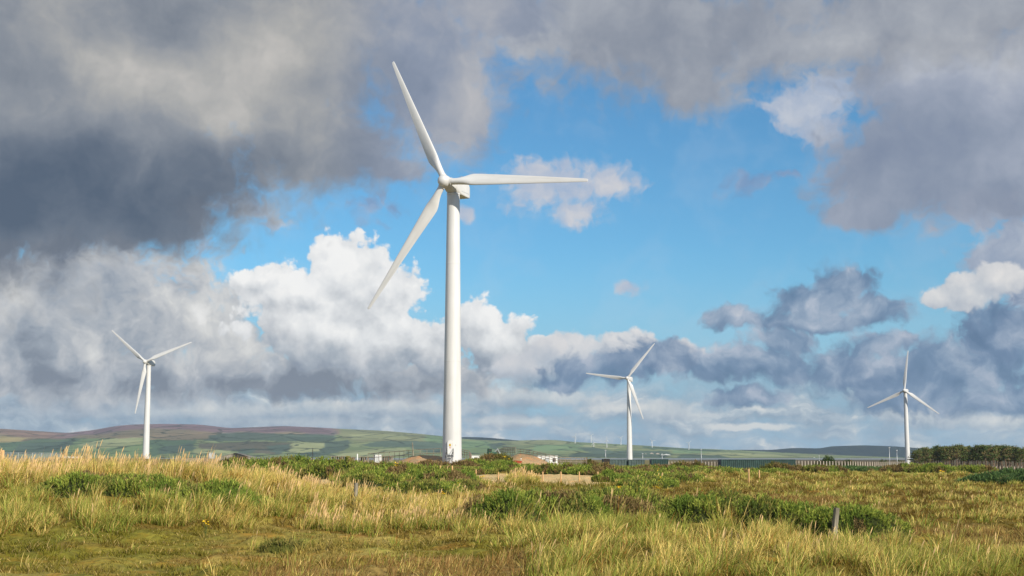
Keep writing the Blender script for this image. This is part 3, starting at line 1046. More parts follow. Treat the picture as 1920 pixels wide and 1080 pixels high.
# door, signs and steps at the foot of the near turbine
fy = math.atan2(T1.location.x, -T1.location.y)      # the side towards the camera
dirn = Vector((-T1.location.x, -T1.location.y, 0)).normalized()
side = Vector((-dirn.y, dirn.x, 0))                 # to the picture's right
if side.x < 0:
    side.negate()
ROOTINV = T1.matrix_basis.inverted()
doorn = (dirn - side * 0.20).normalized()
doors = Vector((-doorn.y, doorn.x, 0))
if doors.x < 0:
    doors.negate()
tower1 = next(c for c in T1.children if c.name.startswith('tower'))


def on_tower(name, bm, mat, parent=None, z=0.0, off=0.0, smooth=False):
    """mesh drawn in (x right, y outwards, z up) placed on the tower face"""
    o = bm_obj(name, bm, mat, parent if parent else tower1, smooth)
    Mw = Matrix((doors, doorn, Vector((0, 0, 1)))).transposed().to_4x4()
    Mw.translation = Vector(T1.location) + doorn * (1.43 + off) + Vector((0, 0, z))
    o.matrix_local = ROOTINV @ Mw
    return o


bm = bmesh.new()
def oval(w, h, y0, y1, n=24, bm=None):
    pts = []
    for k in range(n):
        a = 2 * math.pi * k / n
        zz = math.sin(a)
        pts.append((w * math.cos(a), (h - w) * (1 if zz > 0 else -1) + w * zz))
    f0 = [bm.verts.new((x, y0, z)) for x, z in pts]
    f1 = [bm.verts.new((x, y1, z)) for x, z in pts]
    for k in range(n):
        bm.faces.new((f0[k], f0[(k + 1) % n], f1[(k + 1) % n], f1[k]))
    bm.faces.new(f1); bm.faces.new(f0)
oval(.46, 1.16, -.25, .06, bm=bm)
frame = on_tower('door', bm, simple('door_frame_paint', (0.62, 0.61, 0.58), 0.5, 0.1), z=1.95)
bm = bmesh.new(); oval(.38, 1.07, -.2, .09, bm=bm)
on_tower('door_leaf', bm, simple('door_paint', (0.74, 0.74, 0.72), 0.5, 0.1), z=1.95).name = 'door'
bm = bmesh.new(); box(bm, -.15, .13, .0, .11, -.19, .19)
on_tower('warning_sign', bm, M_SIGN, z=2.35)
bm = bmesh.new(); box(bm, -.08, .08, .0, .11, -.07, .07)
on_tower('warning_sign', bm, M_SIGNRED, z=1.95)
bm = bmesh.new(); box(bm, .62, .86, -.02, .04, -.12, .12)
on_tower('notice_plate', bm, M_WHITE, z=2.42, off=-.2)
bm = bmesh.new()
for k in range(5):
    z = .85 - k * .21
    box(bm, -.45, .45, .05 + k * .24, .33 + k * .24, z - .04, z)
for s in (-1, 1):
    rod(bm, (s * .47, .1, .82), (s * .47, 1.3, -.3), .04)
steps = on_tower('steps', bm, M_GALV)
for s in (-1, 1):
    bm = bmesh.new()
    for q, (y, z) in enumerate(((.08, .85), (.62, .40), (1.2, -.1))):
        rod(bm, (s * .5, y, z - .3), (s * .5, y, z + 1.0), .028)
    for hh in (.55, 1.0):
        rod(bm, (s * .5, .08, .85 + hh), (s * .5, 1.2, -.1 + hh), .028)
    on_tower('handrail', bm, M_DARK)

# the seven far turbines on the green ridge
FAR = [(1078.5, 819, 834, 7400, 66, 'small far turbine, first from the west on the green ridge line'),
       (1108.5, 817, 833, 7400, 30, 'small far turbine on the skyline, with two blades raised in a wide V'),
       (1113.5, 830, 845, 6900, 110, 'small far turbine standing low on the slope, below the ridge line'),
       (1138.0, 826, 842, 7000, 90, 'small far turbine with one blade pointing straight up, on the green slope'),
       (1164.5, 821, 836, 7400, 38, 'small far turbine just to the left of the turbine behind the containers'),
       (1223.0, 827, 840, 7400, 130, 'small pale far turbine just to the right of the turbine behind the containers'),
       (1292.0, 831, 845, 7400, 40, 'easternmost small far turbine, alone on the falling ridge line')]
for (px, hy, by, d, th, lab) in FAR:
    hz = zrow(hy, d)
    sc = 0.86
    turbine('wind_turbine', (world(px, d), d, hz - HUB_H * sc), R(20), R(th), R(4), R(-1.5), lab, 'far turbines on the ridge', sc, False)
# ---------------------------------------------------------------- grasses
def L(*c): return np.array(lin(*c))


def scatter(poly, per_m2, d0=None, d1=None, clip=(-260, 2180)):
    """random ground points inside a (column, distance) polygon"""
    px = np.array([p for p, _ in poly], float)
    dd = np.array([q for _, q in poly], float)
    a, b = max(px.min(), clip[0]), min(px.max(), clip[1])
    e, f = dd.min(), dd.max()
    area = (b - a) / KX * (f * f - e * e) / 2
    n = int(area * per_m2)
    u = RNG.uniform(a, b, n)
    d = np.sqrt(RNG.uniform(e * e, f * f, n))
    k = in_poly(u, d, poly)
    u, d = u[k], d[k]
    return (u - 960) / KX * d, d


class Blades:
    """ribbons collected into one mesh"""
    def __init__(s):
        s.V, s.Q, s.C, s.n = [], [], [], 0

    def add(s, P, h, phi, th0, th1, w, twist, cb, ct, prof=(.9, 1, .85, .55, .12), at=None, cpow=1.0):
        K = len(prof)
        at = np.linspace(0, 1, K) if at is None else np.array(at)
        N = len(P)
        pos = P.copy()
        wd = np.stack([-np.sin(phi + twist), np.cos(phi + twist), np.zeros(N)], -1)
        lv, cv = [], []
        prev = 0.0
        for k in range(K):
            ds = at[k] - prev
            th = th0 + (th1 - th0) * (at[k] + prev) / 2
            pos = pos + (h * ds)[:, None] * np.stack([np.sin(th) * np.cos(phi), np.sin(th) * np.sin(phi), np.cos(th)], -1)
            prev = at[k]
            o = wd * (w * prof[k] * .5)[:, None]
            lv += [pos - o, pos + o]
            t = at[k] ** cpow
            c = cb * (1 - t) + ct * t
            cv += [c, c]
        V = np.stack(lv, 1).reshape(-1, 3)
        C = np.stack(cv, 1).reshape(-1, 3)
        b = (np.arange(N) * 2 * K)[:, None, None]
        q = np.array([[2 * k, 2 * k + 1, 2 * k + 3, 2 * k + 2] for k in range(K - 1)])[None]
        s.V.append(V); s.C.append(C); s.Q.append((b + q).reshape(-1, 4) + s.n)
        s.n += len(V)

    def build(s, name, mat):
        return mesh_obj(name, np.concatenate(s.V), np.concatenate(s.Q), mat, tint=np.concatenate(s.C), smooth=False)


def tufts(B, x, y, n, rad, h, lean, straw, wind=(.35, -.05), colours=None, wk=1.0, seeds=0.0):
    """n blades in every tuft at x, y"""
    T = len(x)
    if T == 0:
        return
    th_ = h * RNG.uniform(.65, 1.2, T) if np.isscalar(h) else h
    st = np.clip(straw + (fbm(x / 4, y / 6, 101, 3) - .5) * 1.1 + RNG.normal(0, .10, T), 0, 1)
    tid = np.repeat(np.arange(T), n)
    N = len(tid)
    a = RNG.uniform(0, 2 * np.pi, N)
    r = rad * np.sqrt(RNG.uniform(0, 1, N)) * RNG.uniform(.5, 1.5, T)[tid]
    bx, by = x[tid] + r * np.cos(a), y[tid] + r * np.sin(a)
    P = np.stack([bx, by, H(bx, by) - .03], -1)
    out = np.clip(r / rad, .1, 1.2)
    gust = (fbm(x / 5, y / 5, 111, 2) - .5) * 2
    lx = np.cos(a) * out * .8 + wind[0] * 1.3 + RNG.normal(0, .35, N) + gust[tid] * .25
    ly = np.sin(a) * out * .8 + wind[1] + RNG.normal(0, .35, N)
    phi = np.arctan2(ly, lx)
    mag = np.clip(np.hypot(lx, ly), .1, 1.6)
    th0 = RNG.uniform(.02, .22, N) * (1 + out * .6)
    th1 = th0 + lean * mag * RNG.uniform(.5, 1.9, N)
    hh = th_[tid] * RNG.uniform(.55, 1.12, N)
    d = by
    w = (.010 + d * .00022) * RNG.uniform(.6, 1.3, N) * wk
    if colours is None:
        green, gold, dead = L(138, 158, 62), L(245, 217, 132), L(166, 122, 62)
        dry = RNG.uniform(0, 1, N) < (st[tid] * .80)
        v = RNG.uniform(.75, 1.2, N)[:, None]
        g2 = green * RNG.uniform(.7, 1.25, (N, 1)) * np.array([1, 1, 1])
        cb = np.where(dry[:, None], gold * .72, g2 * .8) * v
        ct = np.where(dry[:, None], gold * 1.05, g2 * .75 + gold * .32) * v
        brown = RNG.uniform(0, 1, N) < .10
        cb[brown] = dead * .8
        ct[brown] = dead * 1.1
    else:
        k = RNG.integers(0, len(colours), N)
        cc = np.array(colours)[k] * RNG.uniform(.7, 1.25, N)[:, None]
        cb, ct = cc * .85, cc * 1.1
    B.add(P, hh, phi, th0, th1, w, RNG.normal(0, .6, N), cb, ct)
    if seeds > 0:
        m_ = RNG.poisson(seeds * np.clip((fbm(x / 1.8, y / 2.4, 191, 2) - .42) * 9, 0, 2.2), T)
        tid = np.repeat(np.arange(T), m_)
        N = len(tid)
        if N:
            a = RNG.uniform(0, 2 * np.pi, N)
            r = rad * .7 * np.sqrt(RNG.uniform(0, 1, N))
            bx, by = x[tid] + r * np.cos(a), y[tid] + r * np.sin(a)
            P = np.stack([bx, by, H(bx, by) - .03], -1)
            lx, ly = wind[0] + RNG.normal(.1, .22, N), wind[1] + RNG.normal(0, .22, N)
            w = (.016 + by * .00030) * RNG.uniform(.8, 1.2, N) * wk
            c = L(238, 202, 146) * RNG.uniform(.8, 1.12, N)[:, None]
            B.add(P, th_[tid] * RNG.uniform(1.0, 1.4, N), np.arctan2(ly, lx), RNG.uniform(0, .10, N), RNG.uniform(.15, .50, N), w, RNG.uniform(0, 3.1, N), c * .75, c,
                  prof=(.35, .28, .28, .85, 1.0, .25), at=(0, .45, .76, .82, .92, 1.0))


B = Blades()
def tussocks(poly, per_m2, size, each):
    """tussock centres, each with a few tufts leaning away from its middle; returns tuft positions and height factors"""
    cx, cy = scatter(poly, per_m2)
    T = len(cx)
    big = RNG.uniform(.65, 1.25, T)
    m_ = np.maximum(1, RNG.poisson(each, T))
    t = np.repeat(np.arange(T), m_)
    a, r = RNG.uniform(0, 6.283, len(t)), size * np.sqrt(RNG.uniform(0, 1, len(t))) * big[t]
    return cx[t] + r * np.cos(a), cy[t] + r * np.sin(a), big[t] * (1 - .35 * r / (size * 1.25))


SPEC = {  # tussocks per square metre, tussock radius, tufts in each, blades in a tuft, tuft radius, lean, seed stems, width
 'bank': (.75, .50, 4.2, 40, .20, 1.00, 1.7, 1.0), 'front': (.95, .50, 4.5, 40, .20, 1.10, .30, 1.0), 'mass': (.50, .62, 7.0, 52, .22, 1.15, .16, 1.0),
 'far': (.13, .8, 3.5, 28, .40, 1.1, .10, 1.5), 'mid': (.25, .7, 3.5, 28, .35, 1.0, 1.2, 1.2), 'clump': (.8, .6, 3.5, 40, .35, .9, 1.6, 1.2), 'clump2': (.5, .6, 3.5, 36, .35, 1.0, .8, 1.2)}
for (nm, poly, dens, h, straw) in TALL:
    per, size, each, n, rad, lean, sd_, wk = SPEC[nm]
    x, y, f = tussocks(poly, per, size, each)
    pxs = 960 + KX * x / y
    clump = fbm(x / 2.2, y / 3.0, 121, 2)
    lim = {'far': .49, 'mid': .47, 'front': .25}.get(nm, .22)
    if nm == 'mass':
        lim = np.interp(pxs, [950, 1500, 1700, 2000], [.24, .30, .44, .40])
    k = clump > lim
    x, y, f, pxs = x[k], y[k], f[k], pxs[k]
    st = straw
    if nm == 'bank':   # greener at the foot of the bank, golden on its crest
        foot = np.interp(pxs, [-400, 300, 560, 950], [57, 57, 52, 50])
        st = np.clip(straw - np.clip((foot + 2 - y) / 5, 0, 1) * .40, 0, 1)
        f = f * np.interp(pxs, [450, 600, 900], [1.0, .85, .80])
    tufts(B, x, y, n, rad, h * f * (.7 + .5 * fbm(x / 2.5, y / 2.5, 131, 2)), lean, st, wk=wk, seeds=sd_)
# scattered tufts on the hollow and out over the flat
x, y = scatter([(-200, 27), (2100, 27), (2150, 60), (2150, 100), (-200, 100)], .75)
k = fbm(x / 2.2, y / 2.6, 141, 2) > .53
tufts(B, x[k], y[k], 34, .2, .46, 1.1, .65, seeds=.2)
x, y = scatter([(1250, 55), (2150, 50), (2150, 100), (1250, 100)], .55)
k = fbm(x / 3, y / 4, 151, 2) > .55
tufts(B, x[k], y[k], 34, .3, .5, 1.1, .35, seeds=.2, wk=1.2)
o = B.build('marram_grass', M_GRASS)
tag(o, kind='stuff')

B = Blades()
for z in RUST_ZONES:
    x, y = scatter(z, 3.6)
    k = fbm(x / 1.5, y / 2, 161, 3) > .38
    tufts(B, x[k], y[k], 20, .22, .38, .7, .5, colours=[L(166, 130, 78), L(196, 164, 106), L(140, 108, 64), L(152, 140, 74)])
o = B.build('rusty_sedge_grass', M_GRASS)
tag(o, kind='stuff')

B = Blades()
for (d0, d1, dens, hh, rad, n) in ((26, 48, 9.0, .13, .16, 12), (48, 70, 5.0, .16, .2, 12), (70, 120, 2.0, .24, .3, 12), (120, 210, .55, .35, .5, 12)):
    x, y = scatter([(-200, d0), (2120, d0), (2120, d1), (-200, d1)], dens)
    c = cover(x, y)
    px_ = 960 + KX * x / y
    dry = in_poly(px_, y, DRY_FIELD)
    x, y, c = x[~dry], y[~dry], c[~dry]
    T = len(x)
    tid = np.repeat(np.arange(T), n)
    N = len(tid)
    a = RNG.uniform(0, 2 * np.pi, N)
    r = rad * np.sqrt(RNG.uniform(0, 1, N))
    bx, by = x[tid] + r * np.cos(a), y[tid] + r * np.sin(a)
    P = np.stack([bx, by, H(bx, by) - .02], -1)
    up = (.45 + 1.1 * fbm(x / 1.4, y / 1.4, 171, 3) + 3.0 * np.clip(fbm(x / 2.0, y / 2.6, 181, 3) - .55, 0, 1) * 2)[tid]
    cc = c[tid] * RNG.uniform(.65, 1.35, N)[:, None]
    gold = RNG.uniform(0, 1, N) < .12
    cc[gold] = L(196, 172, 110) * RNG.uniform(.7, 1.1, gold.sum())[:, None]
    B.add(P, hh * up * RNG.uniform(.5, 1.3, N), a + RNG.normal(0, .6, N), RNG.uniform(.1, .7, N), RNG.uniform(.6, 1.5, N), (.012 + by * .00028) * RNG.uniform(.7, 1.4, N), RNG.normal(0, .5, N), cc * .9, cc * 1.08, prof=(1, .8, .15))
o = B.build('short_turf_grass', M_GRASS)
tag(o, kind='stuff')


# ---------------------------------------------------------------- gorse and other bushes
GREENS = [L(104, 124, 54), L(126, 140, 60), L(150, 158, 72), L(90, 106, 50), L(132, 128, 68)]
BROWNS = [L(130, 110, 72), L(112, 96, 62), L(150, 130, 88)]
SEEDN = [200]


def bush(name, px, d, rx, ry, hmax, label, category, group=None, greens=GREENS, brown=.25, flowers=0, dens=1.0, base=None, lumps=1.6, leaf=1.0):
    SEEDN[0] += 7
    s = SEEDN[0]
    cx, cy = world(px, d), d
    cz = float(H(cx, cy))

    def top(x, y):
        r = np.hypot((x - cx) / rx, (y - cy) / ry) / (.82 + .5 * (fbm(x / (rx * .5) + s, y / (ry * .6), s, 3)))
        e = np.clip(1 - r * r, 0, 1) ** .42
        return H(x, y) - .06 + hmax * e * (.30 + 1.15 * fbm(x / lumps, y / lumps, s + 1, 3) + .25 * (fbm(x / .5, y / .5, s + 9, 2) - .5)), r
    # woody core, closed down to the ground
    na = 44 if d < 150 else 26
    rr = np.array([0, .25, .5, .7, .85, .95, 1.05, 1.15, 1.22])
    A, RR = np.meshgrid(np.linspace(0, 2 * np.pi, na, endpoint=False), rr, indexing='ij')
    gx_, gy_ = cx + rx * RR * np.cos(A), cy + ry * RR * np.sin(A)
    tz, r_ = top(gx_.ravel(), gy_.ravel())
    gz_ = np.where(r_ < 1, H(gx_.ravel(), gy_.ravel()) + (tz - H(gx_.ravel(), gy_.ravel())) * .86, H(gx_.ravel(), gy_.ravel()) - .15)
    ii = np.arange(na * len(rr)).reshape(na, len(rr))
    jj = np.roll(ii, -1, 0)
    q = np.stack([ii[:, :-1], ii[:, 1:], jj[:, 1:], jj[:, :-1]], -1).reshape(-1, 4)
    V, Qs = [np.stack([gx_.ravel(), gy_.ravel(), gz_], -1)], [q]
    C = [np.broadcast_to(L(56, 62, 36) if greens is GREENS else greens[0] * .6, (na * len(rr), 3)) * RNG.uniform(.7, 1.2, (na * len(rr), 1))]
    n0 = na * len(rr)
    # shoots
    per = np.clip(210 * (50 / d) ** 1.15, 16, 250) * dens
    n = int(per * rx * ry * math.pi * 1.5)
    a = RNG.uniform(0, 2 * np.pi, n)
    r = RNG.uniform(0, 1, n) ** .5 * 1.22
    x, y = cx + rx * r * np.cos(a), cy + ry * r * np.sin(a)
    z, rn = top(x, y)
    k = rn < 1.0
    x, y, z, rn = x[k], y[k], z[k], rn[k]
    n = len(x)
    e = .15
    zx, _ = top(x + e, y)
    zy, _ = top(x, y + e)
    nx, ny = np.clip(-(zx - z) / e, -1.5, 1.5), np.clip(-(zy - z) / e, -1.5, 1.5)
    N3 = np.stack([nx, ny, np.full(n, 1.0)], -1)
    N3 /= np.linalg.norm(N3, axis=1)[:, None]
    # also fill the steep sides down to the ground
    gz = H(x, y)
    z = z - (z - gz) * RNG.uniform(0, 1, n) ** 3 * .9
    tone_ = fbm(x / 1.1 + s, y / 1.6, s + 3, 3)
    deadm = fbm(x / 1.9 + s, y / 2.4, s + 5, 3) < (.26 + brown * .32)
    m_ = 12
    Lf = (.080 * (d / 50) ** .62) * leaf
    gi = np.clip(((tone_ - .25) * 2.0 * len(greens) + RNG.normal(0, .8, n)).astype(int), 0, len(greens) - 1)
    col = np.array(greens)[gi] * RNG.uniform(.8, 1.22, (n, 1))
    bi = RNG.integers(0, 3, n)
    col[deadm] = np.array(BROWNS)[bi[deadm]] * RNG.uniform(.7, 1.15, (deadm.sum(), 1))
    tid = np.repeat(np.arange(n), m_)
    Nn = len(tid)
    dirv = N3[tid] + RNG.normal(0, .42, (Nn, 3)) + np.array([0, 0, .35])
    dirv /= np.linalg.norm(dirv, axis=1)[:, None]
    ax = N3 + RNG.normal(0, .25, (n, 3)) + np.array([0, 0, .9])
    ax /= np.linalg.norm(ax, axis=1)[:, None]
    P = np.stack([x, y, z], -1)[tid] + RNG.normal(0, Lf * .16, (Nn, 3)) + ax[tid] * (RNG.uniform(-1.0, 2.2, Nn) * Lf * np.repeat(RNG.uniform(.4, 1.3, n), m_))[:, None]
    ln = Lf * RNG.uniform(.5, 1.4, Nn)
    sidev = np.cross(dirv, RNG.normal(0, 1, (Nn, 3)))
    sidev /= np.linalg.norm(sidev, axis=1)[:, None] + 1e-9
    wd = (ln * .105 + .0011 * d * .07)[:, None] * sidev
    b0 = P - dirv * (ln * .3)[:, None]
    mid = P + dirv * (ln * .35)[:, None]
    tip = P + dirv * ln[:, None]
    leafV = np.stack([b0, mid + wd, tip, mid - wd], 1).reshape(-1, 3)
    lc = np.repeat(col[tid] * RNG.uniform(.8, 1.25, (Nn, 1)), 4, 0)
    V.append(leafV); C.append(lc)
    Qs.append(np.arange(Nn * 4).reshape(-1, 4) + n0)
    Vv = np.concatenate(V)
    Vv = Vv - np.array([cx, cy, cz])
    root = empty(name, (cx, cy, cz))
    tag(root, label, category, group)
    mesh_obj('foliage', Vv, np.concatenate(Qs), M_LEAF, root, tint=np.concatenate(C))
    if flowers:
        f = RNG.integers(0, n, flowers)
        bmf = []
        fv = []
        for q_ in f:
            for _ in range(9):
                c_ = np.array([x[q_], y[q_], z[q_] + .10]) + RNG.normal(0, .10 + d * .0006, 3) - np.array([cx, cy, cz])
                u_ = RNG.normal(0, 1, 3); u_ /= np.linalg.norm(u_)
                v_ = np.cross(u_, RNG.normal(0, 1, 3)); v_ /= np.linalg.norm(v_)
                sz = .025 + d * .00035
                fv += [c_ - u_ * sz, c_ + v_ * sz, c_ + u_ * sz, c_ - v_ * sz]
        fv = np.array(fv).reshape(flowers, -1, 3)
        for one in fv:
            mesh_obj('flower_cluster', one, np.arange(len(one)).reshape(-1, 4), M_YELLOW, root)
    return root


OLIVE = [L(96, 98, 52), L(118, 112, 60), L(84, 88, 44), L(128, 110, 72)]
TEAL = [L(76, 100, 62), L(88, 112, 66), L(102, 124, 72), L(72, 94, 58)]
GG = 'gorse bushes on the dunes'
# column, distance, half width, half depth, height
GORSE = [
 (205, 54.2, 2.9, 1.6, .68, 'low yellow-green gorse strip under the crest grass at the far left', dict(brown=.45)),
 (405, 52.2, 2.2, 1.5, .74, 'dark green gorse clump with brown twigs between two bands of pale grass', dict(brown=.45)),
 (310, 53.4, 1.8, 1.3, .62, 'small brownish gorse bush joining two green strips on the left slope', dict(brown=.6)),
 (945, 49.4, 1.5, 1.5, 1.0, 'dark hollowed gorse bush at the end of the grassy bank, in deep shade', dict(brown=.2)),
 (1060, 51.0, 2.2, 1.9, 1.2, 'bright green gorse bush just right of the hollow in the grassy bank', dict(brown=.15, flowers=2)),
 (1195, 50.8, 1.4, 1.4, 1.10, 'gorse bush with a bare brown dead top above the big grass mass', dict(brown=.75)),
 (1150, 53.6, 2.6, 1.6, 1.15, 'fresh green gorse bush behind the bush with the dead brown top', dict(brown=.1)),
 (1340, 50.2, 2.7, 2.1, 1.35, 'long deep green gorse bank behind the seeding grass, right of the dead brown top', dict(brown=.15)),
 (1470, 48.6, 2.1, 1.8, 1.25, 'green gorse bush beside the leaning grey post, on its near left', dict(brown=.2)),
 (1590, 46.9, 1.7, 1.6, .95, 'low yellow-green gorse sloping down right behind the leaning grey post', dict(brown=.15)),
 (1660, 44.6, 1.0, .9, .5, 'lowest small gorse tongue right of the leaning grey post', dict(brown=.2)),
 (735, 122, 4.6, 5.0, 1.35, 'domed dark gorse mound with a brown hollow, behind the grey post', dict(brown=.35, flowers=2)),
 (830, 114, 3.2, 4.0, .95, 'smooth green gorse mound left of the pale field', dict(brown=.15, flowers=2)),
 (690, 106, 2.4, 2.4, 1.0, 'low blue-green gorse bush behind the grey post and its golden grass', dict(brown=.1)),
 (800, 98, 2.6, 2.0, .75, 'small dark gorse bush with yellow flowers above the golden grass', dict(brown=.3, flowers=6)),
 (860, 104, 1.8, 2.0, .6, 'small gorse bush at the right foot of the green mounds', dict(brown=.3, flowers=3)),
 (450, 176, 6, 6, 1.9, 'gorse at the left end of the long hedge, beside the tallest grass', dict(brown=.2)),
 (540, 170, 6.5, 7, 2.1, 'dense green gorse thicket above the pale golden slope', dict(brown=.2)),
 (625, 164, 5.0, 5, 2.1, 'green gorse thicket ending at the dry field edge', dict(brown=.25)),
 (660, 192, 6, 6, 1.6, 'brown mottled gorse thicket below the wooden pens', dict(brown=.75)),
 (745, 196, 5, 6, .8, 'gorse thicket below the white cabin, in front of the orange sand', dict(brown=.45)),
 (840, 196, 6.5, 5, .8, 'green gorse thicket in front of the tallest turbine', dict(brown=.12)),
 (765, 172, 4.6, 5, .5, 'bright green gorse behind the first three fence posts', dict(brown=.1)),
 (950, 206, 6, 4, .9, 'dark green gorse behind the pale field, below the red skip', dict(brown=.2, flowers=2)),
 (1040, 200, 5.5, 4, 1.3, 'green gorse hedge behind the middle of the pale field', dict(brown=.25)),
 (1125, 190, 5, 5, 1.2, 'brown-footed gorse hedge at the right end of the pale field', dict(brown=.5)),
 (1225, 205, 6.5, 6, .9, 'broad green gorse in front of the small green containers', dict(brown=.3)),
 (1200, 180, 3, 3, .9, 'rounded brown-leaved bush among the green gorse', dict(brown=.95)),
 (1320, 215, 6.5, 6, .6, 'green gorse left of the long ribbed container', dict(brown=.15)),
 (1410, 222, 5.5, 5, .35, 'green gorse at the foot of the long ribbed container', dict(brown=.15)),
 (1175, 146, 3.6, 5, 1.0, 'gorse bush with yellow flowers right of the last post of the pale field', dict(brown=.15, flowers=5)),
 (1255, 152, 3.6, 5, .9, 'gorse bush with a few yellow flowers behind the mossy hummocks', dict(brown=.2, flowers=4)),
 (1215, 128, 2.6, 3, .7, 'small dark gorse bush dotted with yellow, on the mossy hummocks', dict(brown=.2, flowers=4)),
 (1700, 262, 4.5, 5, 1.2, 'brown and green gorse hump hiding the foot of the turbine by the pines', dict(brown=.7)),
 (1745, 250, 4.5, 4, 1.3, 'gorse hump left of the dark shelter by the fence', dict(brown=.45)),
 (1620, 268, 6, 5, .8, 'low blue-green gorse below the tall concrete posts', dict(greens=TEAL, brown=.15)),
 (1820, 262, 5, 4, 1.0, 'flat dark gorse strip right of the dark shelter', dict(brown=.3)),
 (1890, 150, 4.6, 4.5, 1.15, 'blue-green gorse at the right edge below the pine wood', dict(greens=TEAL, brown=.1)),
 (1985, 140, 5, 4.5, 1.3, 'blue-green gorse running out of the frame at the right', dict(greens=TEAL, brown=.1)),
 (1540, 240, 4, 3, 1.0, 'low scrubby gorse right of the brown bush', dict(brown=.5)),
]
for (px, d, rx, ry, h, lab, kw) in GORSE:
    bush('gorse_bush', px, d, rx, ry, h, lab, 'gorse bush', GG, **kw)
# grass standing in and round the feet of the near gorse, and its bare dead twigs
B = Blades()
for (px, d, rx, ry, h, lab, kw) in GORSE:
    if d > 135:
        continue
    n = int(5 + rx * 7)
    a = RNG.uniform(0, 2 * np.pi, n)
    r = RNG.uniform(.72, 1.22, n)
    tufts(B, world(px, d) + rx * r * np.cos(a), d + ry * r * np.sin(a), 30, .16, h * RNG.uniform(.45, .95, n) + .15, .9, .55, seeds=.3)
    n = int(rx * 16)
    a, r = RNG.uniform(0, 2 * np.pi, n), .95 * np.sqrt(RNG.uniform(0, 1, n))
    x, y = world(px, d) + rx * r * np.cos(a), d + ry * r * np.sin(a)
    c = L(128, 108, 80) * RNG.uniform(.7, 1.3, (n, 1))
    B.add(np.stack([x, y, H(x, y)], -1), h * RNG.uniform(.7, 1.25, n), RNG.uniform(0, 6.28, n), RNG.uniform(0, .4, n), RNG.uniform(.1, .8, n), (.010 + y * .00022) * np.ones(n), RNG.uniform(0, 3, n), c, c)
o = B.build('gorse_edge_grass', M_GRASS)
tag(o, kind='stuff')
BUSHES = [
 (1465, 236, 3.4, 2.5, 1.7, 'olive brown bush in front of the long ribbed container', dict(brown=.7)),
 (1104, 262, 1.2, 1.0, 2.0, 'small round olive bush left of the small green containers', dict(brown=.5)),
 (1116, 258, 1.0, .9, 1.8, 'small round olive bush half in front of the dark container end', dict(brown=.5)),
 (1062, 250, .9, .9, 1.8, 'thin upright brown shrub below the white building', dict(brown=.9)),
 (1018, 246, 1.3, 1.0, 1.7, 'brown shrub at the corner of the white building', dict(brown=.9)),
 (928, 224, 2.8, 2.2, 1.5, 'bush with yellow flowers on the spoil heap, under the green digger', dict(brown=.4, flowers=10)),
 (905, 222, 2.0, 1.6, 1.0, 'low bush at the left foot of the spoil heap', dict(brown=.4, flowers=3)),
 (820, 203, 2.0, 1.5, 1.1, 'brown bramble bush just left of the turbine door steps', dict(brown=1.2)),
 (868, 204, 2.0, 1.5, 1.0, 'brown bramble bush at the right foot of the tallest turbine', dict(brown=1.2)),
 (797, 206, 1.2, 1.3, .6, 'brown bramble bush in front of the orange sand bank', dict(brown=1.2)),
 (440, 232, 4, 3, 1.6, 'brown bush in front of the grey pitched shed', dict(brown=.9)),
 (1290, 250, 3.2, 2.5, 1.4, 'brownish bush between the small container and the ribbed one', dict(brown=.6)),
]
for (px, d, rx, ry, h, lab, kw) in BUSHES:
    bush('bush', px, d, rx, ry, h, lab, 'bush', 'bushes on the plain', greens=OLIVE, **kw)
for (px, d, rx, ry, h, lab) in [(1550, 500, 4.2, 3.5, 4.0, 'round green tree behind the tall concrete posts'), (1590, 520, 3.4, 3, 3.2, 'darker low tree behind the tall concrete posts'),
                                (1656, 540, 2.0, 2.0, 3.6, 'small round tree just left of the two tall lamp masts'), (1685, 545, 3.0, 2.0, 3.0, 'low dark tree behind the two tall lamp masts')]:
    bush('round_tree', px, d, rx, ry, h, lab, 'tree', 'small trees behind the fence', greens=[L(64, 84, 46), L(84, 98, 52), L(56, 74, 44)], brown=.1)
# moss humps and dead heath in the near hollow
for (px, d, rx, ry, h, lab) in [(532, 40.6, .62, .45, .34, 'small dark green hummock on the turf below the grassy bank')]:
    bush('heath_hummock', px, d, rx, ry, h, lab, 'hummock', 'heath hummocks in the hollow', greens=[L(110, 112, 56), L(128, 120, 68), L(96, 100, 48)], brown=.3, leaf=.9)

# yellow ragwort
def ragwort(px, d, lab):
    x, y = world(px, d), d
    z = float(H(x, y))
    root = empty('ragwort_plant', (x, y, z))
    tag(root, lab, 'wildflower', 'yellow ragwort flowers')
    k = max(1.0, d / 60)
    bm = bmesh.new()
    tips = []
    for q in range(4):
        a = q * 1.6 + px
        t = Vector((math.cos(a) * .07 * k, math.sin(a) * .07 * k, .42 + .05 * math.sin(a * 3)))
        rod(bm, (0, 0, -.02), t, .008, .005, 5)
        tips.append(t)
    for q in range(10):
        a = q * .9
        t = Vector((math.cos(a) * .07, math.sin(a) * .07, .08 + .025 * q))
        b = Vector((0, 0, .05 + .025 * q))
        s_ = Vector((-math.sin(a), math.cos(a), 0)) * .015
        bm.faces.new([bm.verts.new(p) for p in (b, (b + t) / 2 + s_, t, (b + t) / 2 - s_)])
    bm_obj('stems', bm, MATS['ragwort_green'], root)
    bm = bmesh.new()
    for t in tips:
        for q in range(5):
            c = t + Vector((random.uniform(-.05, .05), random.uniform(-.05, .05), random.uniform(0, .05))) * k
            lathe(bm, [(0, .012 * k), (.028 * k, 0), (0, -.006 * k)], 7, Matrix.Translation(c) @ Matrix.Rotation(random.uniform(-.6, .6), 4, 'X'))
    bm_obj('flower_heads', bm, M_YELLOW, root)


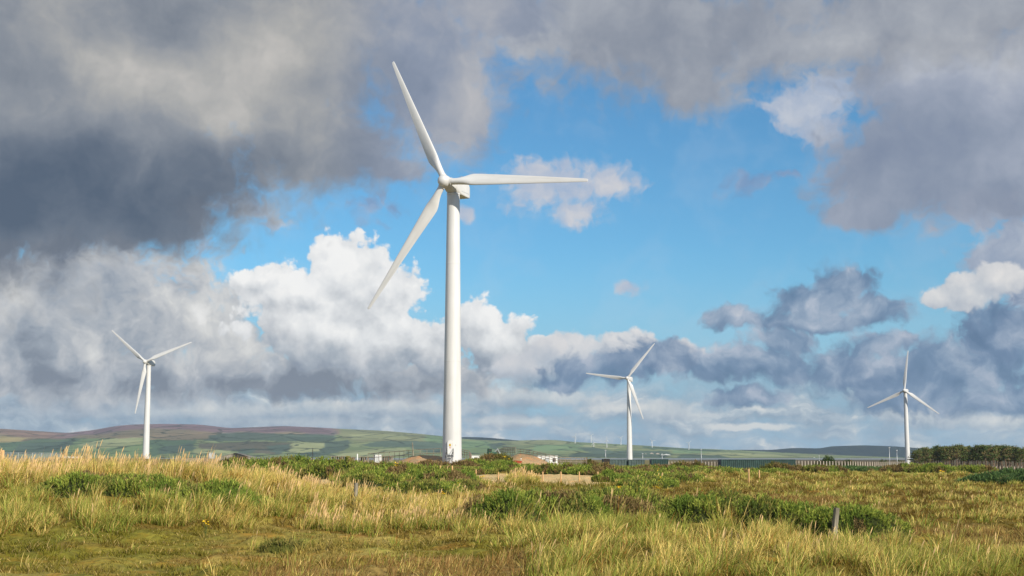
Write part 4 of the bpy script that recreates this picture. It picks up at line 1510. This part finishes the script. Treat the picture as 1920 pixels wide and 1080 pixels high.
simple('ragwort_green', (0.07, 0.12, 0.03), 0.8, 0.2, 10)
random.seed(5)
for (px, d, lab) in [(702, 64, 'yellow ragwort in the golden grass right of the upright grey post'), (389, 44.6, 'single yellow ragwort in the hollow below the left bank'), (905, 150, 'yellow ragwort by the left part of the fence, above the pale field'),
                     (1160, 116, 'yellow ragwort on the moss right of the pale field'), (1194, 98, 'largest yellow ragwort, on the mossy hummock before the gorse'),
                     (1234, 112, 'yellow ragwort at the foot of the dark gorse, right of the mossy hummock'), (832, 84, 'yellow ragwort at the edge of the golden grass'), (1765, 240, 'yellow flowering plant right of the turbine by the pines')]:
    ragwort(px, d, lab)


# ---------------------------------------------------------------- the pine wood
def pine_proto(seed):
    r = np.random.default_rng(seed)
    hgt = 9.4
    bm = bmesh.new()
    pts = [Vector((0, 0, -.4))]
    for k in range(1, 7):
        pts.append(Vector((r.normal(0, .10), r.normal(0, .10), hgt * .93 * k / 6)))
    for k in range(6):
        rod(bm, pts[k], pts[k + 1], .20 * (1 - k / 7), .20 * (1 - (k + 1) / 7), 7)
    ends = []
    for k in range(24):
        z = hgt * (.34 + .62 * k / 24)
        a = k * 2.4 + r.uniform(0, .6)
        ln = (2.3 - 1.5 * max(0, (z / hgt - .6) / .4)) * r.uniform(.45, 1.2)
        if z < hgt * .42:
            ln *= .8
        b = Vector((0, 0, z))
        e = b + Vector((math.cos(a) * ln, math.sin(a) * ln, ln * r.uniform(.05, .45)))
        rod(bm, b, e, .06, .02, 5)
        if z > hgt * .40 or r.uniform() < .3:
            ends += [e, b.lerp(e, .65)]
    ends += [Vector((r.normal(0, .4), r.normal(0, .4), hgt * r.uniform(.86, 1.0))) for _ in range(7)]
    V, C = [], []
    tones = [L(92, 108, 62), L(112, 116, 70), L(76, 92, 54), L(128, 114, 78)]
    for e in ends:
        n = 24
        rr = r.uniform(.35, .9)
        t = tones[r.integers(0, 4)]
        p = np.array(e) + r.normal(0, 1, (n, 3)) * np.array([rr * .62, rr * .62, rr * .34])
        u = r.normal(0, 1, (n, 3)) + np.array([0, 0, .5]); u /= np.linalg.norm(u, axis=1)[:, None]
        v = np.cross(u, r.normal(0, 1, (n, 3))); v /= np.linalg.norm(v, axis=1)[:, None]
        s = r.uniform(.14, .30, (n, 1))
        V.append(np.stack([p - u * s, p + v * s * .45, p + u * s, p - v * s * .45], 1).reshape(-1, 3))
        C.append(np.repeat(t * r.uniform(.7, 1.3, (n, 1)), 4, 0))
    return bm, np.concatenate(V), np.concatenate(C)


PINES = []
for sdd in range(5):
    bm, V, C = pine_proto(300 + sdd)
    t = bm_obj('trunk', bm, M_BARK)
    cr = mesh_obj('crown', V, np.arange(len(V)).reshape(-1, 4), M_LEAF, tint=C)
    PINES.append((t, cr))
ppx = [1716, 1724, 1733, 1741, 1748, 1757, 1764, 1772, 1779, 1786, 1794, 1801, 1808, 1816, 1823, 1831, 1838, 1846, 1853, 1862, 1870, 1877, 1885, 1893, 1901, 1908, 1916, 1925, 1934, 1943]
rp = np.random.default_rng(12)
k = 0
for row, (dd, off) in enumerate(((600, 0), (612, 4), (626, 1))):
    for q, px in enumerate(ppx):
        if row and (q + row) % 2 == 0:
            continue
        px_ = px + off + rp.uniform(-2, 2)
        d = dd + rp.uniform(-3, 3)
        x = world(px_, d)
        root = empty('pine_tree', (x, d, float(H(x, d))), rp.uniform(0, 6.28))
        s = rp.uniform(.90, 1.08) * np.interp(px_, [1712, 1740, 1800, 1860, 1940], [.88, .98, 1.05, 1.06, 1.0])
        root.scale = (s * 1.3, s * 1.3, s)
        if row == 0 and q == 0:
            lab = 'leftmost dark pine of the wood, leaning out beside the turbine tower'
        elif row == 0:
            lab = 'tall dark pine with a bare trunk in the front row of the wood'
        else:
            lab = 'tall dark pine deeper in the wood, behind the front row'
        tag(root, lab, 'pine tree', 'pines of the wood')
        t, cr = PINES[k % 5]
        a, b = t.copy(), cr.copy()
        link(a, root); link(b, root)
        k += 1
for t, cr in PINES:
    bpy.data.objects.remove(t); bpy.data.objects.remove(cr)
# ---------------------------------------------------------------- fence posts
def post(px, d, top_py, r, lab, mat, group, name='fence_post', lean=(0, 0), square=False, extra=.3, foot=None):
    x = world(px, d)
    z0 = float(H(x, d))
    z1 = zrow(top_py, d)
    root = None
    bm = bmesh.new()
    h = z1 - z0
    a, b = Vector((0, 0, -extra)), Vector((lean[0], lean[1], h))
    if square:
        q = (b - a).to_track_quat('Z', 'Y')
        n0 = len(bm.verts)
        box(bm, -r, r, -r * .8, r * .8, 0, (b - a).length, r * .12)
        bmesh.ops.transform(bm, matrix=Matrix.Translation(a) @ q.to_matrix().to_4x4(), verts=bm.verts[:])
    else:
        # slightly bent round pole with a domed cut top
        m_ = a.lerp(b, .5) + Vector((r * .3, 0, 0))
        lathe(bm, [(r * 1.06, 0), (r, (b - a).length * .5), (r * .96, (b - a).length - r * .3), (r * .7, (b - a).length), (0, (b - a).length + r * .05)], 10)
        q = (b - a).to_track_quat('Z', 'Y')
        bmesh.ops.transform(bm, matrix=Matrix.Translation(a) @ q.to_matrix().to_4x4(), verts=bm.verts[:])
    o = bm_obj(name, bm, mat, None, not square)
    o.location = (x, d, z0)
    return tag(o, lab, 'fence post', group)


FG = 'new timber fence posts round the pale field'
POSTS = [(799, 160, 877, .07, 'leftmost new timber post, standing in the green gorse mound'), (826, 157, 873, .13, 'thickest of the new timber posts, below the turbine door'),
         (848, 152, 873, .08, 'new timber post just right of the thickest one, at the pale field corner'), (892.5, 150, 880, .07, 'new timber post beside yellow flowers, left part of the pale field'),
         (934.5, 150, 885, .065, 'shortest new timber post, half sunk in pale grass'), (1017.5, 140, 884, .08, 'tall new timber post just right of the seeding grass clump'),
         (1051.5, 146, 884, .075, 'new timber post at the middle of the bare pale field'), (1086, 152, 884, .075, 'new timber post in the right half of the pale field, third from its right end'),
         (1120.5, 150, 884, .08, 'new timber post near the right end of the pale field'), (1152, 160, 883, .08, 'timber post where the pale field meets the gorse'),
         (1220, 180, 881, .07, 'short timber post poking out of the gorse below the small green container'), (1403.5, 150, 879, .08, 'taller of two timber posts below the long ribbed container'),
         (1423, 165, 881, .09, 'shorter of two timber posts below the long ribbed container')]
for (px, d, top, r, lab) in POSTS:
    post(px, d, top, r, lab, M_WOOD, FG)
post(666, 58, 905, .085, 'weathered upright grey post in the golden grass', M_OLDWOOD, None, lean=(.06, 0))
post(1556, 45.2, 951, .085, 'weathered square grey post leaning to the right before the gorse', M_OLDWOOD, None, lean=(.19, .05), square=True, extra=.4)
post(4, 74, 844, .11, 'tall orange timber post at the left edge of the frame', M_WOOD, None)


def poles(lst):
    for (px, d, top, r, mat, lean, lab, kind) in lst:
        x = world(px, d)
        z0 = float(H(x, d))
        h = zrow(top, d) - z0
        root = empty(kind, (x, d, z0))
        tag(root, lab, kind.replace('_', ' '), None)
        bm = bmesh.new()
        rod(bm, (0, 0, -.5), (lean, 0, h), r * 1.15, r * .8, 8)
        bm_obj('pole', bm, mat, root, True)
        bm = bmesh.new()
        if kind == 'lamp_mast':
            box(bm, lean - r * 2.2, lean + r * 2.2, -r * 1.5, r * 1.5, h - .05, h + r * 1.8, .02)
            bm_obj('lamp_head', bm, M_GALV, root)
        else:
            lathe(bm, [(r * .95, 0), (r * .95, .05), (0, .12)], 8, Matrix.Translation((lean, 0, h)))
            bm_obj('cap', bm, mat, root)


poles([(586, 240, 841, .07, M_GREYWOOD, 0, 'plain upright pole above the gorse hedge, left of the wooden pens', 'utility_pole'),
       (777, 225, 831, .10, M_OLDWOOD, -.35, 'pole leaning left on the orange sand bank', 'utility_pole'),
       (118, 82, 845, .05, M_DARK, 0, 'thin black pole in the crest grass, near the left turbine', 'utility_pole'),
       (670, 236, 852, .12, M_WHITE, 0, 'short white pole between the wooden pen and the white cabin', 'utility_pole'),
       (1135.5, 640, 845, .18, M_GALV, 0, 'lamp mast behind the left end of the small green containers', 'lamp_mast'),
       (1205, 640, 851, .16, M_GALV, 0, 'lamp mast between the turbine behind the containers and the lone small container', 'lamp_mast'),
       (1241.5, 640, 852, .16, M_GALV, 0, 'lamp mast rising behind the lone small container', 'lamp_mast'),
       (1315, 420, 843, .10, M_GALV, 0, 'tall thin lamp mast left of the long ribbed container', 'lamp_mast'),
       (1536, 640, 855, .14, M_GALV, 0, 'short lamp mast against the dark hill, right of the ribbed container', 'lamp_mast'),
       (1668, 500, 840, .13, M_GALV, 0, 'taller of the two grey lamp masts left of the turbine by the pines', 'lamp_mast'),
       (1682, 500, 845, .13, M_GALV, 0, 'shorter of the two grey lamp masts left of the turbine by the pines', 'lamp_mast')])


# ---------------------------------------------------------------- containers
def container(pxa, pxb, d, top_py, h, label, mat, depth=2.5, turn=.10, ribs=.45, name='container'):
    xa, xb = world(pxa, d), world(pxb, d)
    lnth = xb - xa
    z1 = zrow(top_py, d)
    root = empty(name, ((xa + xb) / 2, d, z1 - h), turn)
    tag(root, label, 'container', None)
    L2 = lnth / 2 / math.cos(turn)
    bm = bmesh.new()
    # corrugated walls: trapezoid folds along the long sides
    n = max(4, int(2 * L2 / ribs))
    for s in (-1, 1):
        prev = None
        for k in range(n):
            x0 = -L2 + .1 + (2 * L2 - .2) * k / n
            w = (2 * L2 - .2) / n
            for (fx, dy) in ((0, 0), (.35, 0), (.5, .10), (.85, .10)):
                y = s * (depth / 2 - .04 - dy)
                c = [bm.verts.new((x0 + w * fx, y, .15)), bm.verts.new((x0 + w * fx, y, h - .12))]
                if prev:
                    bm.faces.new((prev[0], c[0], c[1], prev[1]))
                prev = c
    box(bm, -L2 + .08, L2 - .08, -depth / 2 + .16, depth / 2 - .16, .08, h - .05)
    bm_obj('body', bm, mat, root)
    bm = bmesh.new()
    for sx in (-1, 1):
        for sy in (-1, 1):
            box(bm, sx * L2 - .08, sx * L2 + .08, sy * depth / 2 - .07, sy * depth / 2 + .07, -.3, h)
    for sy in (-1, 1):
        for z in (.05, h - .10):
            box(bm, -L2 + .08, L2 - .08, sy * depth / 2 - .05, sy * depth / 2 + .05, z, z + .1)
    bm_obj('frame', bm, mat, root)
    bm = bmesh.new()
    box(bm, -L2 - .03, -L2 + .05, -depth / 2 + .1, depth / 2 - .1, .12, h - .12)
    o = bm_obj('end_doors', bm, M_DARK, root)
    bm = bmesh.new()
    for y in (-.75, -.3, .3, .75):
        rod(bm, (-L2 - .06, y, .1), (-L2 - .06, y, h - .1), .025, n=6)
    bm_obj('lock_rods', bm, M_GALV, o)
    bm = bmesh.new()
    box(bm, -L2 + .1, L2 - .1, -depth / 2 + .06, depth / 2 - .06, h - .03, h + .02)
    bm_obj('roof', bm, mat, root)
    return root


M_GREENLT = simple('faded_green_paint', (0.060, 0.090, 0.085), 0.6, 0.3, 0.8, 0.3)
container(1131, 1141, 415, 860.5, 2.9, 'dark brown box at the left end of the small green containers', simple('dark_brown_paint', (0.03, 0.022, 0.018), 0.7, 0.3, 1), 2.6, .2)
container(1140, 1177, 425, 861.5, 2.7, 'faded green container with panel doors, left of the turbine tower', M_GREENLT, 2.5, .12, .9)
container(1177.5, 1207, 425, 861.8, 2.6, 'faded green container right in front of a turbine tower', M_GREENLT, 2.5, .12, .8)
container(1220, 1251, 410, 861, 2.6, 'lone small dark green container on the flat', M_GREENPAINT, 2.5, .14, .5)
container(1348, 1490, 374, 861.5, 2.9, 'long dark green ribbed container on the plain', M_GREENPAINT, 3.0, .16, .55)

# dark shelter by the fence
d = 470
x = world(1777, d)
z0 = zrow(884.5, d)
root = empty('field_shelter', (x, d, z0), .5)
tag(root, 'small dark shelter with a pinkish roof before the fence below the pines', 'shelter')
bm = bmesh.new(); box(bm, -1.9, 1.9, -1.1, 1.1, -.5, 1.45, .05); bm_obj('body', bm, M_DARK, root)
bm = bmesh.new(); box(bm, -2.05, 2.05, -1.25, 1.25, 1.44, 1.62, .03); bm_obj('roof', bm, simple('faded_pink_roof', (.30, .20, .18), .8, .2, 2), root)
bm = bmesh.new(); box(bm, .2, 1.2, -1.16, -1.09, .1, 1.2); bm_obj('side_panel', bm, M_GALV, root)


# ---------------------------------------------------------------- concrete post fences
def fence(name, label, pts, h, spacing, mat, r=.075, angled=False, wires=7, group=None, square=True, wire_mat=None, rail=False):
    """pts: (column, distance, foot row or None)"""
    P = []
    for (px, d, foot) in pts:
        x = world(px, d)
        P.append(Vector((x, d, zrow(foot, d) if foot else float(H(x, d)))))
    root = empty(name, P[0])
    tag(root, label, 'fence', group)
    seg = []
    tops = []
    for a, b in zip(P, P[1:]):
        n = max(1, int(round((b - a).length / spacing)))
        seg += [a.lerp(b, k / n) for k in range(n)]
    seg.append(P[-1])
    along = (P[-1] - P[0]).normalized()
    me = None
    for p in seg:
        if me is None:
            bm = bmesh.new()
            if square:
                box(bm, -r, r, -r, r, -.6, h, r * .15)
            else:
                rod(bm, (0, 0, -.5), (0, 0, h), r, r * .9, 7)
            if angled:
                rod(bm, (0, 0, h - .03), (.22, -.28, h + .36), r * .85, r * .6, 6)
            o = bm_obj('post', bm, mat, root)
            me = o.data
        else:
            o = link(bpy.data.objects.new('post', me), root)
        o.location = p - P[0]
    if rail:
        for w in range(wires):
            z = h * (.25 + .70 * w / max(1, wires - 1))
            bm = bmesh.new()
            for a, b in zip(seg, seg[1:]):
                rod(bm, a - P[0] + Vector((0, -r - .03, z)), b - P[0] + Vector((0, -r - .03, z)), .045, n=4)
            bm_obj('rail', bm, wire_mat, root)
    else:
        bm = bmesh.new()
        for a, b in zip(seg, seg[1:]):
            for w in range(wires):
                z = h * (.10 + .88 * w / max(1, wires - 1))
                rod(bm, a - P[0] + Vector((0, 0, z)), b - P[0] + Vector((0, 0, z)), .015, n=3)
        bm_obj('wire', bm, wire_mat or M_GALV, root)
    return root


M_WIRE = simple('rusty_wire', (0.16, 0.10, 0.07), 0.8, 0.3, 3)
fence('concrete_post_fence', 'tall pale concrete-post fence on the plain, right of the ribbed container', [(1492, 402, 880), (1590, 405, 881.5), (1640, 410, 882), (1700, 420, 881)], 2.55, .98, M_CONC, .10, False, 12, None, True, M_WIRE)
fence('concrete_post_fence', 'concrete-post fence with cranked tops in front of the pine wood', [(1722, 520, 883.5), (1800, 525, 883.5), (1935, 530, 884.5)], 1.9, 1.48, M_CONC, .11, True, 9, None, True, M_WIRE)
fence('concrete_post_fence', 'low white-posted fence between the lone container and the ribbed one', [(1254, 440, 874), (1346, 440, 874.5)], 1.5, 1.0, M_CONC, .09, False, 6, None, True, M_WIRE)
fence('timber_fence', 'post and rail fence on top of the orange sand bank left of the tallest turbine', [(690, 236, 861), (740, 232, 857.5), (775, 228, 854.5), (826, 226, 852)], 1.0, 1.3, M_GREYWOOD, .04, False, 2, None, False, M_GREYWOOD, True)
fence('timber_fence', 'close paled fence over the top of the brown spoil heap', [(930, 238, 856), (945, 236, 851), (967, 234, 851)], 1.1, .42, M_GREYWOOD, .045, False, 4, None, False, M_GREYWOOD, True)
fence('timber_fence', 'rail fence running down the spoil heap to the white building', [(970.5, 234, 852), (1000, 230, 856), (1030, 228, 863), (1050, 228, 868), (1100, 230, 869)], .95, .9, M_GREYWOOD, .04, False, 3, None, False, M_GREYWOOD, True)
fence('timber_fence', 'rail fence curving right behind the foot of the tallest turbine', [(866, 220, 853), (880, 219, 856), (884, 216, 862)], .9, .5, M_GREYWOOD, .04, False, 3, None, False, M_GREYWOOD, True)
fence('wire_fence', 'grey wire mesh fence behind the grass at the far left', [(6, 80, 866), (60, 84, 866), (112, 86, 866)], .55, .9, M_GALV, .025, False, 8, None, False)

# concrete edging behind the gorse
bm = bmesh.new()
a, b = Vector((world(905, 222), 222, 0)), Vector((world(1055, 232), 232, 0))
a.z, b.z = zrow(870.5, 222), zrow(870.5, 232)
n = 16
for k in range(n):
    p, q = a.lerp(b, k / n), a.lerp(b, (k + .94) / n)
    box(bm, p.x, q.x, p.y, p.y + .4, min(p.z, q.z) - .6, p.z + .18, .02)
o = bm_obj('low_wall', bm, M_CONC)
tag(o, 'low pale concrete edging at the foot of the spoil heap', 'wall')


# ---------------------------------------------------------------- sheds, cabins, wrecks
def cabin(name, label, cat, pxa, pxb, d, top, h, depth, wall, roof, pitch=0.0, turn=0.1, door=True, windows=0, over=.12):
    xa, xb = world(pxa, d), world(pxb, d)
    z = zrow(top, d) - h - pitch
    root = empty(name, ((xa + xb) / 2, d, z), turn)
    tag(root, label, cat)
    w = (xb - xa) / 2
    bm = bmesh.new()
    if pitch:
        v = [(-w, -depth / 2, -.6), (w, -depth / 2, -.6), (w, -depth / 2, h), (0, -depth / 2, h + pitch), (-w, -depth / 2, h)]
        f = [bm.verts.new(p) for p in v]
        g = [bm.verts.new((p[0], depth / 2, p[2])) for p in v]
        bm.faces.new(f); bm.faces.new(g[::-1])
        for k in range(5):
            bm.faces.new((f[k], f[(k + 1) % 5], g[(k + 1) % 5], g[k]))
    else:
        box(bm, -w, w, -depth / 2, depth / 2, -.6, h, .02)
    bm_obj('wall', bm, wall, root)
    bm = bmesh.new()
    if pitch:
        for s in (-1, 1):
            v = [(0, -depth / 2 - over, h + pitch + .04), (s * (w + over), -depth / 2 - over, h - over * pitch / w + .04), (s * (w + over), depth / 2 + over, h - over * pitch / w + .04), (0, depth / 2 + over, h + pitch + .04)]
            f = [bm.verts.new(p) for p in v]
            g = [bm.verts.new((p[0], p[1], p[2] + .08)) for p in v]
            bm.faces.new(f); bm.faces.new(g)
            for k in range(4):
                bm.faces.new((f[k], f[(k + 1) % 4], g[(k + 1) % 4], g[k]))
    else:
        box(bm, -w - over, w + over, -depth / 2 - over, depth / 2 + over, h + .003, h + .10, .02)
    bm_obj('roof', bm, roof, root)
    if door:
        bm = bmesh.new(); box(bm, -.42, .42, -depth / 2 - .05, -depth / 2 + .02, 0, min(h - .15, 1.95), .01)
        bm_obj('door', bm, M_GALV, root)
    for k in range(windows):
        x = -w + (k + .5) * 2 * w / windows + (.9 if door and windows == 1 else 0)
        bm = bmesh.new(); box(bm, x - .35, x + .35, -depth / 2 - .04, -depth / 2 + .02, h * .45, h * .8, .01)
        f = bm_obj('window', bm, M_DARK, root)
        bm = bmesh.new(); box(bm, x - .42, x + .42, -depth / 2 - .06, -depth / 2 + .02, h * .45 - .08, h * .45 - .005)
        bm_obj('sill', bm, wall, f)
    return root


cabin('white_building', 'long low white building right of the brown spoil heap', 'building', 1004, 1043, 300, 855.5, 2.2, 4, M_WHITE, M_WHITE, 0, .12, True, 3)
cabin('white_building', 'low white strip of wall and shed between the tower and the digger', 'building', 882, 918, 320, 855, 1.5, 4, M_WHITE, M_WHITE, 0, .1, False, 2)
cabin('cabin', 'small white cabin on the gorse skyline right of the wooden pens', 'cabin', 702, 714, 240, 853.5, 1.2, 1.4, M_WHITE, M_GALV, 0, .25, True, 0, .06)
cabin('cabin', 'small square pale cabin on the skyline left of the grey pitched shed', 'cabin', 391, 402, 250, 850, 1.0, 1.2, M_GALV, M_GALV, 0, .3, False, 0, .06)
cabin('shed', 'grey low pitched shed half hidden behind the gorse at the left', 'shed', 408, 482, 262, 850.5, .3, 6, M_STONE, M_STONE, .95, .05, False, 0, .1)
cabin('shed', 'long flat white roof far off behind the crest grass at the left', 'shed', 122, 152, 700, 856, 1.0, 5, M_WHITE, M_WHITE, 0, 0, False, 2)
for (a_, b_, d_, t_, lab) in [(622, 652, 244, 855, 'larger open wooden pen above the brown gorse'), (655, 664, 240, 857, 'small dark open crate next to the wooden pen'),
                              (676, 690, 244, 856, 'low dark wooden pen left of the white cabin'), (717, 736, 246, 855.5, 'brown open pen right of the white cabin')]:
    xa, xb = world(a_, d_), world(b_, d_)
    root = empty('wooden_pen', ((xa + xb) / 2, d_, zrow(t_, d_) - .9))
    tag(root, lab, 'pen', 'wooden pens on the skyline')
    w = (xb - xa) / 2
    for s in (-1, 1):
        for y in (-1.0, 1.0):
            bm = bmesh.new(); rod(bm, (s * w, y, -.8), (s * w, y, .92), .06, n=7)
            bm_obj('post', bm, M_GREYWOOD, root)
    bm = bmesh.new(); box(bm, -w - .1, w + .1, -1.1, 1.1, .80, .88)
    bm_obj('roof', bm, M_GREYWOOD, root)
    n = max(3, int(w * 2 / .32))
    bm = bmesh.new()
    for k in range(n):
        x = -w + (k + .5) * 2 * w / n
        box(bm, x - .09, x + .09, .85, .93, -.5, .78)
        if k % 3:
            box(bm, x - .07, x + .07, -.98, -.92, -.5, .45 + .2 * ((k * 7) % 3))
    bm_obj('slat_wall', bm, M_GREYWOOD, root)
# low timber edging left of the grey shed
bm = bmesh.new()
for k in range(9):
    a_, b_ = world(330 + k * 8.3, 236), world(330 + k * 8.3 + 7.8, 236)
    box(bm, a_, b_, 236, 236.2, zrow(866, 236), zrow(859.5 + .1 * (k % 3), 236), .02)
o = bm_obj('low_wall', bm, M_GREYWOOD)
tag(o, 'low timber edging on the skyline beside the left turbine', 'wall')

# green digger on the spoil heap
d = 236
x = world(922, d)
root = empty('digger', (x, d, zrow(858, d)), .2)
tag(root, 'small dark green digger parked on the spoil heap', 'digger')
M_TRACT = simple('digger_green', (0.015, 0.075, 0.045), .5, .2, 2)
bm = bmesh.new(); box(bm, -.75, .75, -.6, .6, .35, .95, .08); bm_obj('body', bm, M_TRACT, root)
bm = bmesh.new(); box(bm, -.70, -.05, -.5, .5, .96, 1.55, .06); cab_ = bm_obj('cab', bm, M_TRACT, root)
bm = bmesh.new(); box(bm, -.6, -.15, -.53, -.49, 1.05, 1.45); bm_obj('window', bm, M_DARK, cab_)
for s in (-1, 1):
    bm = bmesh.new()
    lathe(bm, [(0, -.16), (.30, -.16), (.36, -.1), (.36, .1), (.30, .16), (0, .16)], 18, Matrix.Translation((-.45 * s, 0, 0)))
    bmesh.ops.transform(bm, matrix=Matrix.Translation((0, -.62, .3)) @ Matrix.Rotation(math.pi / 2, 4, 'X') @ Matrix.Translation((0, 0, 0)), verts=bm.verts[:])
    bm_obj('wheel', bm, M_DARK, root, True)
bm = bmesh.new(); rod(bm, (.5, 0, .9), (1.0, 0, 1.5), .07); rod(bm, (1.0, 0, 1.5), (1.35, 0, .8), .06); box(bm, 1.2, 1.55, -.25, .25, .5, .8, .03)
bm_obj('arm', bm, M_GALV, root)
# red skip
d = 225
x = world(969, d)
root = empty('skip', (x, d, zrow(869.5, d)), .1)
tag(root, 'rusty red skip at the foot of the brown spoil heap', 'skip')
bm = bmesh.new()
v = [(-.72, -.5, 0), (.60, -.5, 0), (.85, -.6, .42), (-.30, -.6, .55), (-.92, -.6, .22)]
f = [bm.verts.new(p) for p in v]; g = [bm.verts.new((p[0], -p[1], p[2])) for p in v]
bm.faces.new(f); bm.faces.new(g[::-1])
for k in range(5):
    bm.faces.new((f[k], f[(k + 1) % 5], g[(k + 1) % 5], g[k]))
bm_obj('body', bm, M_RUST, root)
bm = bmesh.new(); rod(bm, (.72, -.2, .3), (.60, -.2, .85), .04); rod(bm, (.60, -.2, .85), (.78, -.2, .75), .05)
bm_obj('lifting_arm', bm, M_GALV, root)

# village houses on the far slope
HOUSES = [(1151, 850.5, 0), (1148, 858, 1), (1163, 857.5, 1), (1211, 851.5, 2), (1217, 855, 2), (1226, 853.5, 0), (1233, 850.5, 2), (1236, 855, 0), (1229, 857, 2), (1241, 853.5, 1), (1250, 852.5, 1), (1222, 850, 2), (1209, 861, 1), (1245, 862, 0), (1518, 858.5, 0), (1527, 858.5, 1)]
HL = ['grey house', 'white house', 'buff house']
M_BUFF = simple('buff_render', (0.38, 0.33, 0.28), 0.9, 0.2, .3)
hm = {}
for q, (px, py, kind) in enumerate(HOUSES):
    d = 5150 + (862 - py) * 60
    lab = {0: 'tiny far house with grey walls in the village below the green ridge', 1: 'tiny far house with bright white walls in the village below the green ridge',
           2: 'tiny far house with buff walls in the village below the green ridge'}[kind]
    if px == 1250:
        lab = 'largest bright white far house, standing at the right end of the village'
    if px > 1500:
        lab = 'tiny far house under the dark cloud-shaded hill' + (', the whiter of two' if kind == 1 else ', the greyer of two')
    s = 2.0 if px == 1250 else 1.0
    W2, hh = 7.5 * s, 6.0
    z = zrow(py + 2.0, d)
    root = cabin('house', lab, 'house', px - W2 / d * KX, px + W2 / d * KX, d, py - 1.5, hh, 9, [M_STONE, M_WHITE, M_BUFF][kind], M_ROOF, 3.2, .1 * ((q * 7) % 5 - 2), True, 2, .3)
    root['group'] = 'houses of the far village'
# ---------------------------------------------------------------- the air between here and the hills
m = bpy.data.materials.new('air')
m.use_nodes = True
m.node_tree.nodes.clear()
X.nt = m.node_tree
pv = node('ShaderNodeVolumePrincipled')
pv.inputs['Color'].default_value = (0.66, 0.84, 1.0, 1)
pv.inputs['Density'].default_value = 3.5e-5
pv.inputs['Anisotropy'].default_value = 0.1
om = node('ShaderNodeOutputMaterial')
X.nt.links.new(pv.outputs[0], om.inputs['Volume'])
bm = bmesh.new()
box(bm, -7500, 7500, -60, 10900, -9, 212)
o = bm_obj('haze', bm, m)
tag(o, kind='stuff')
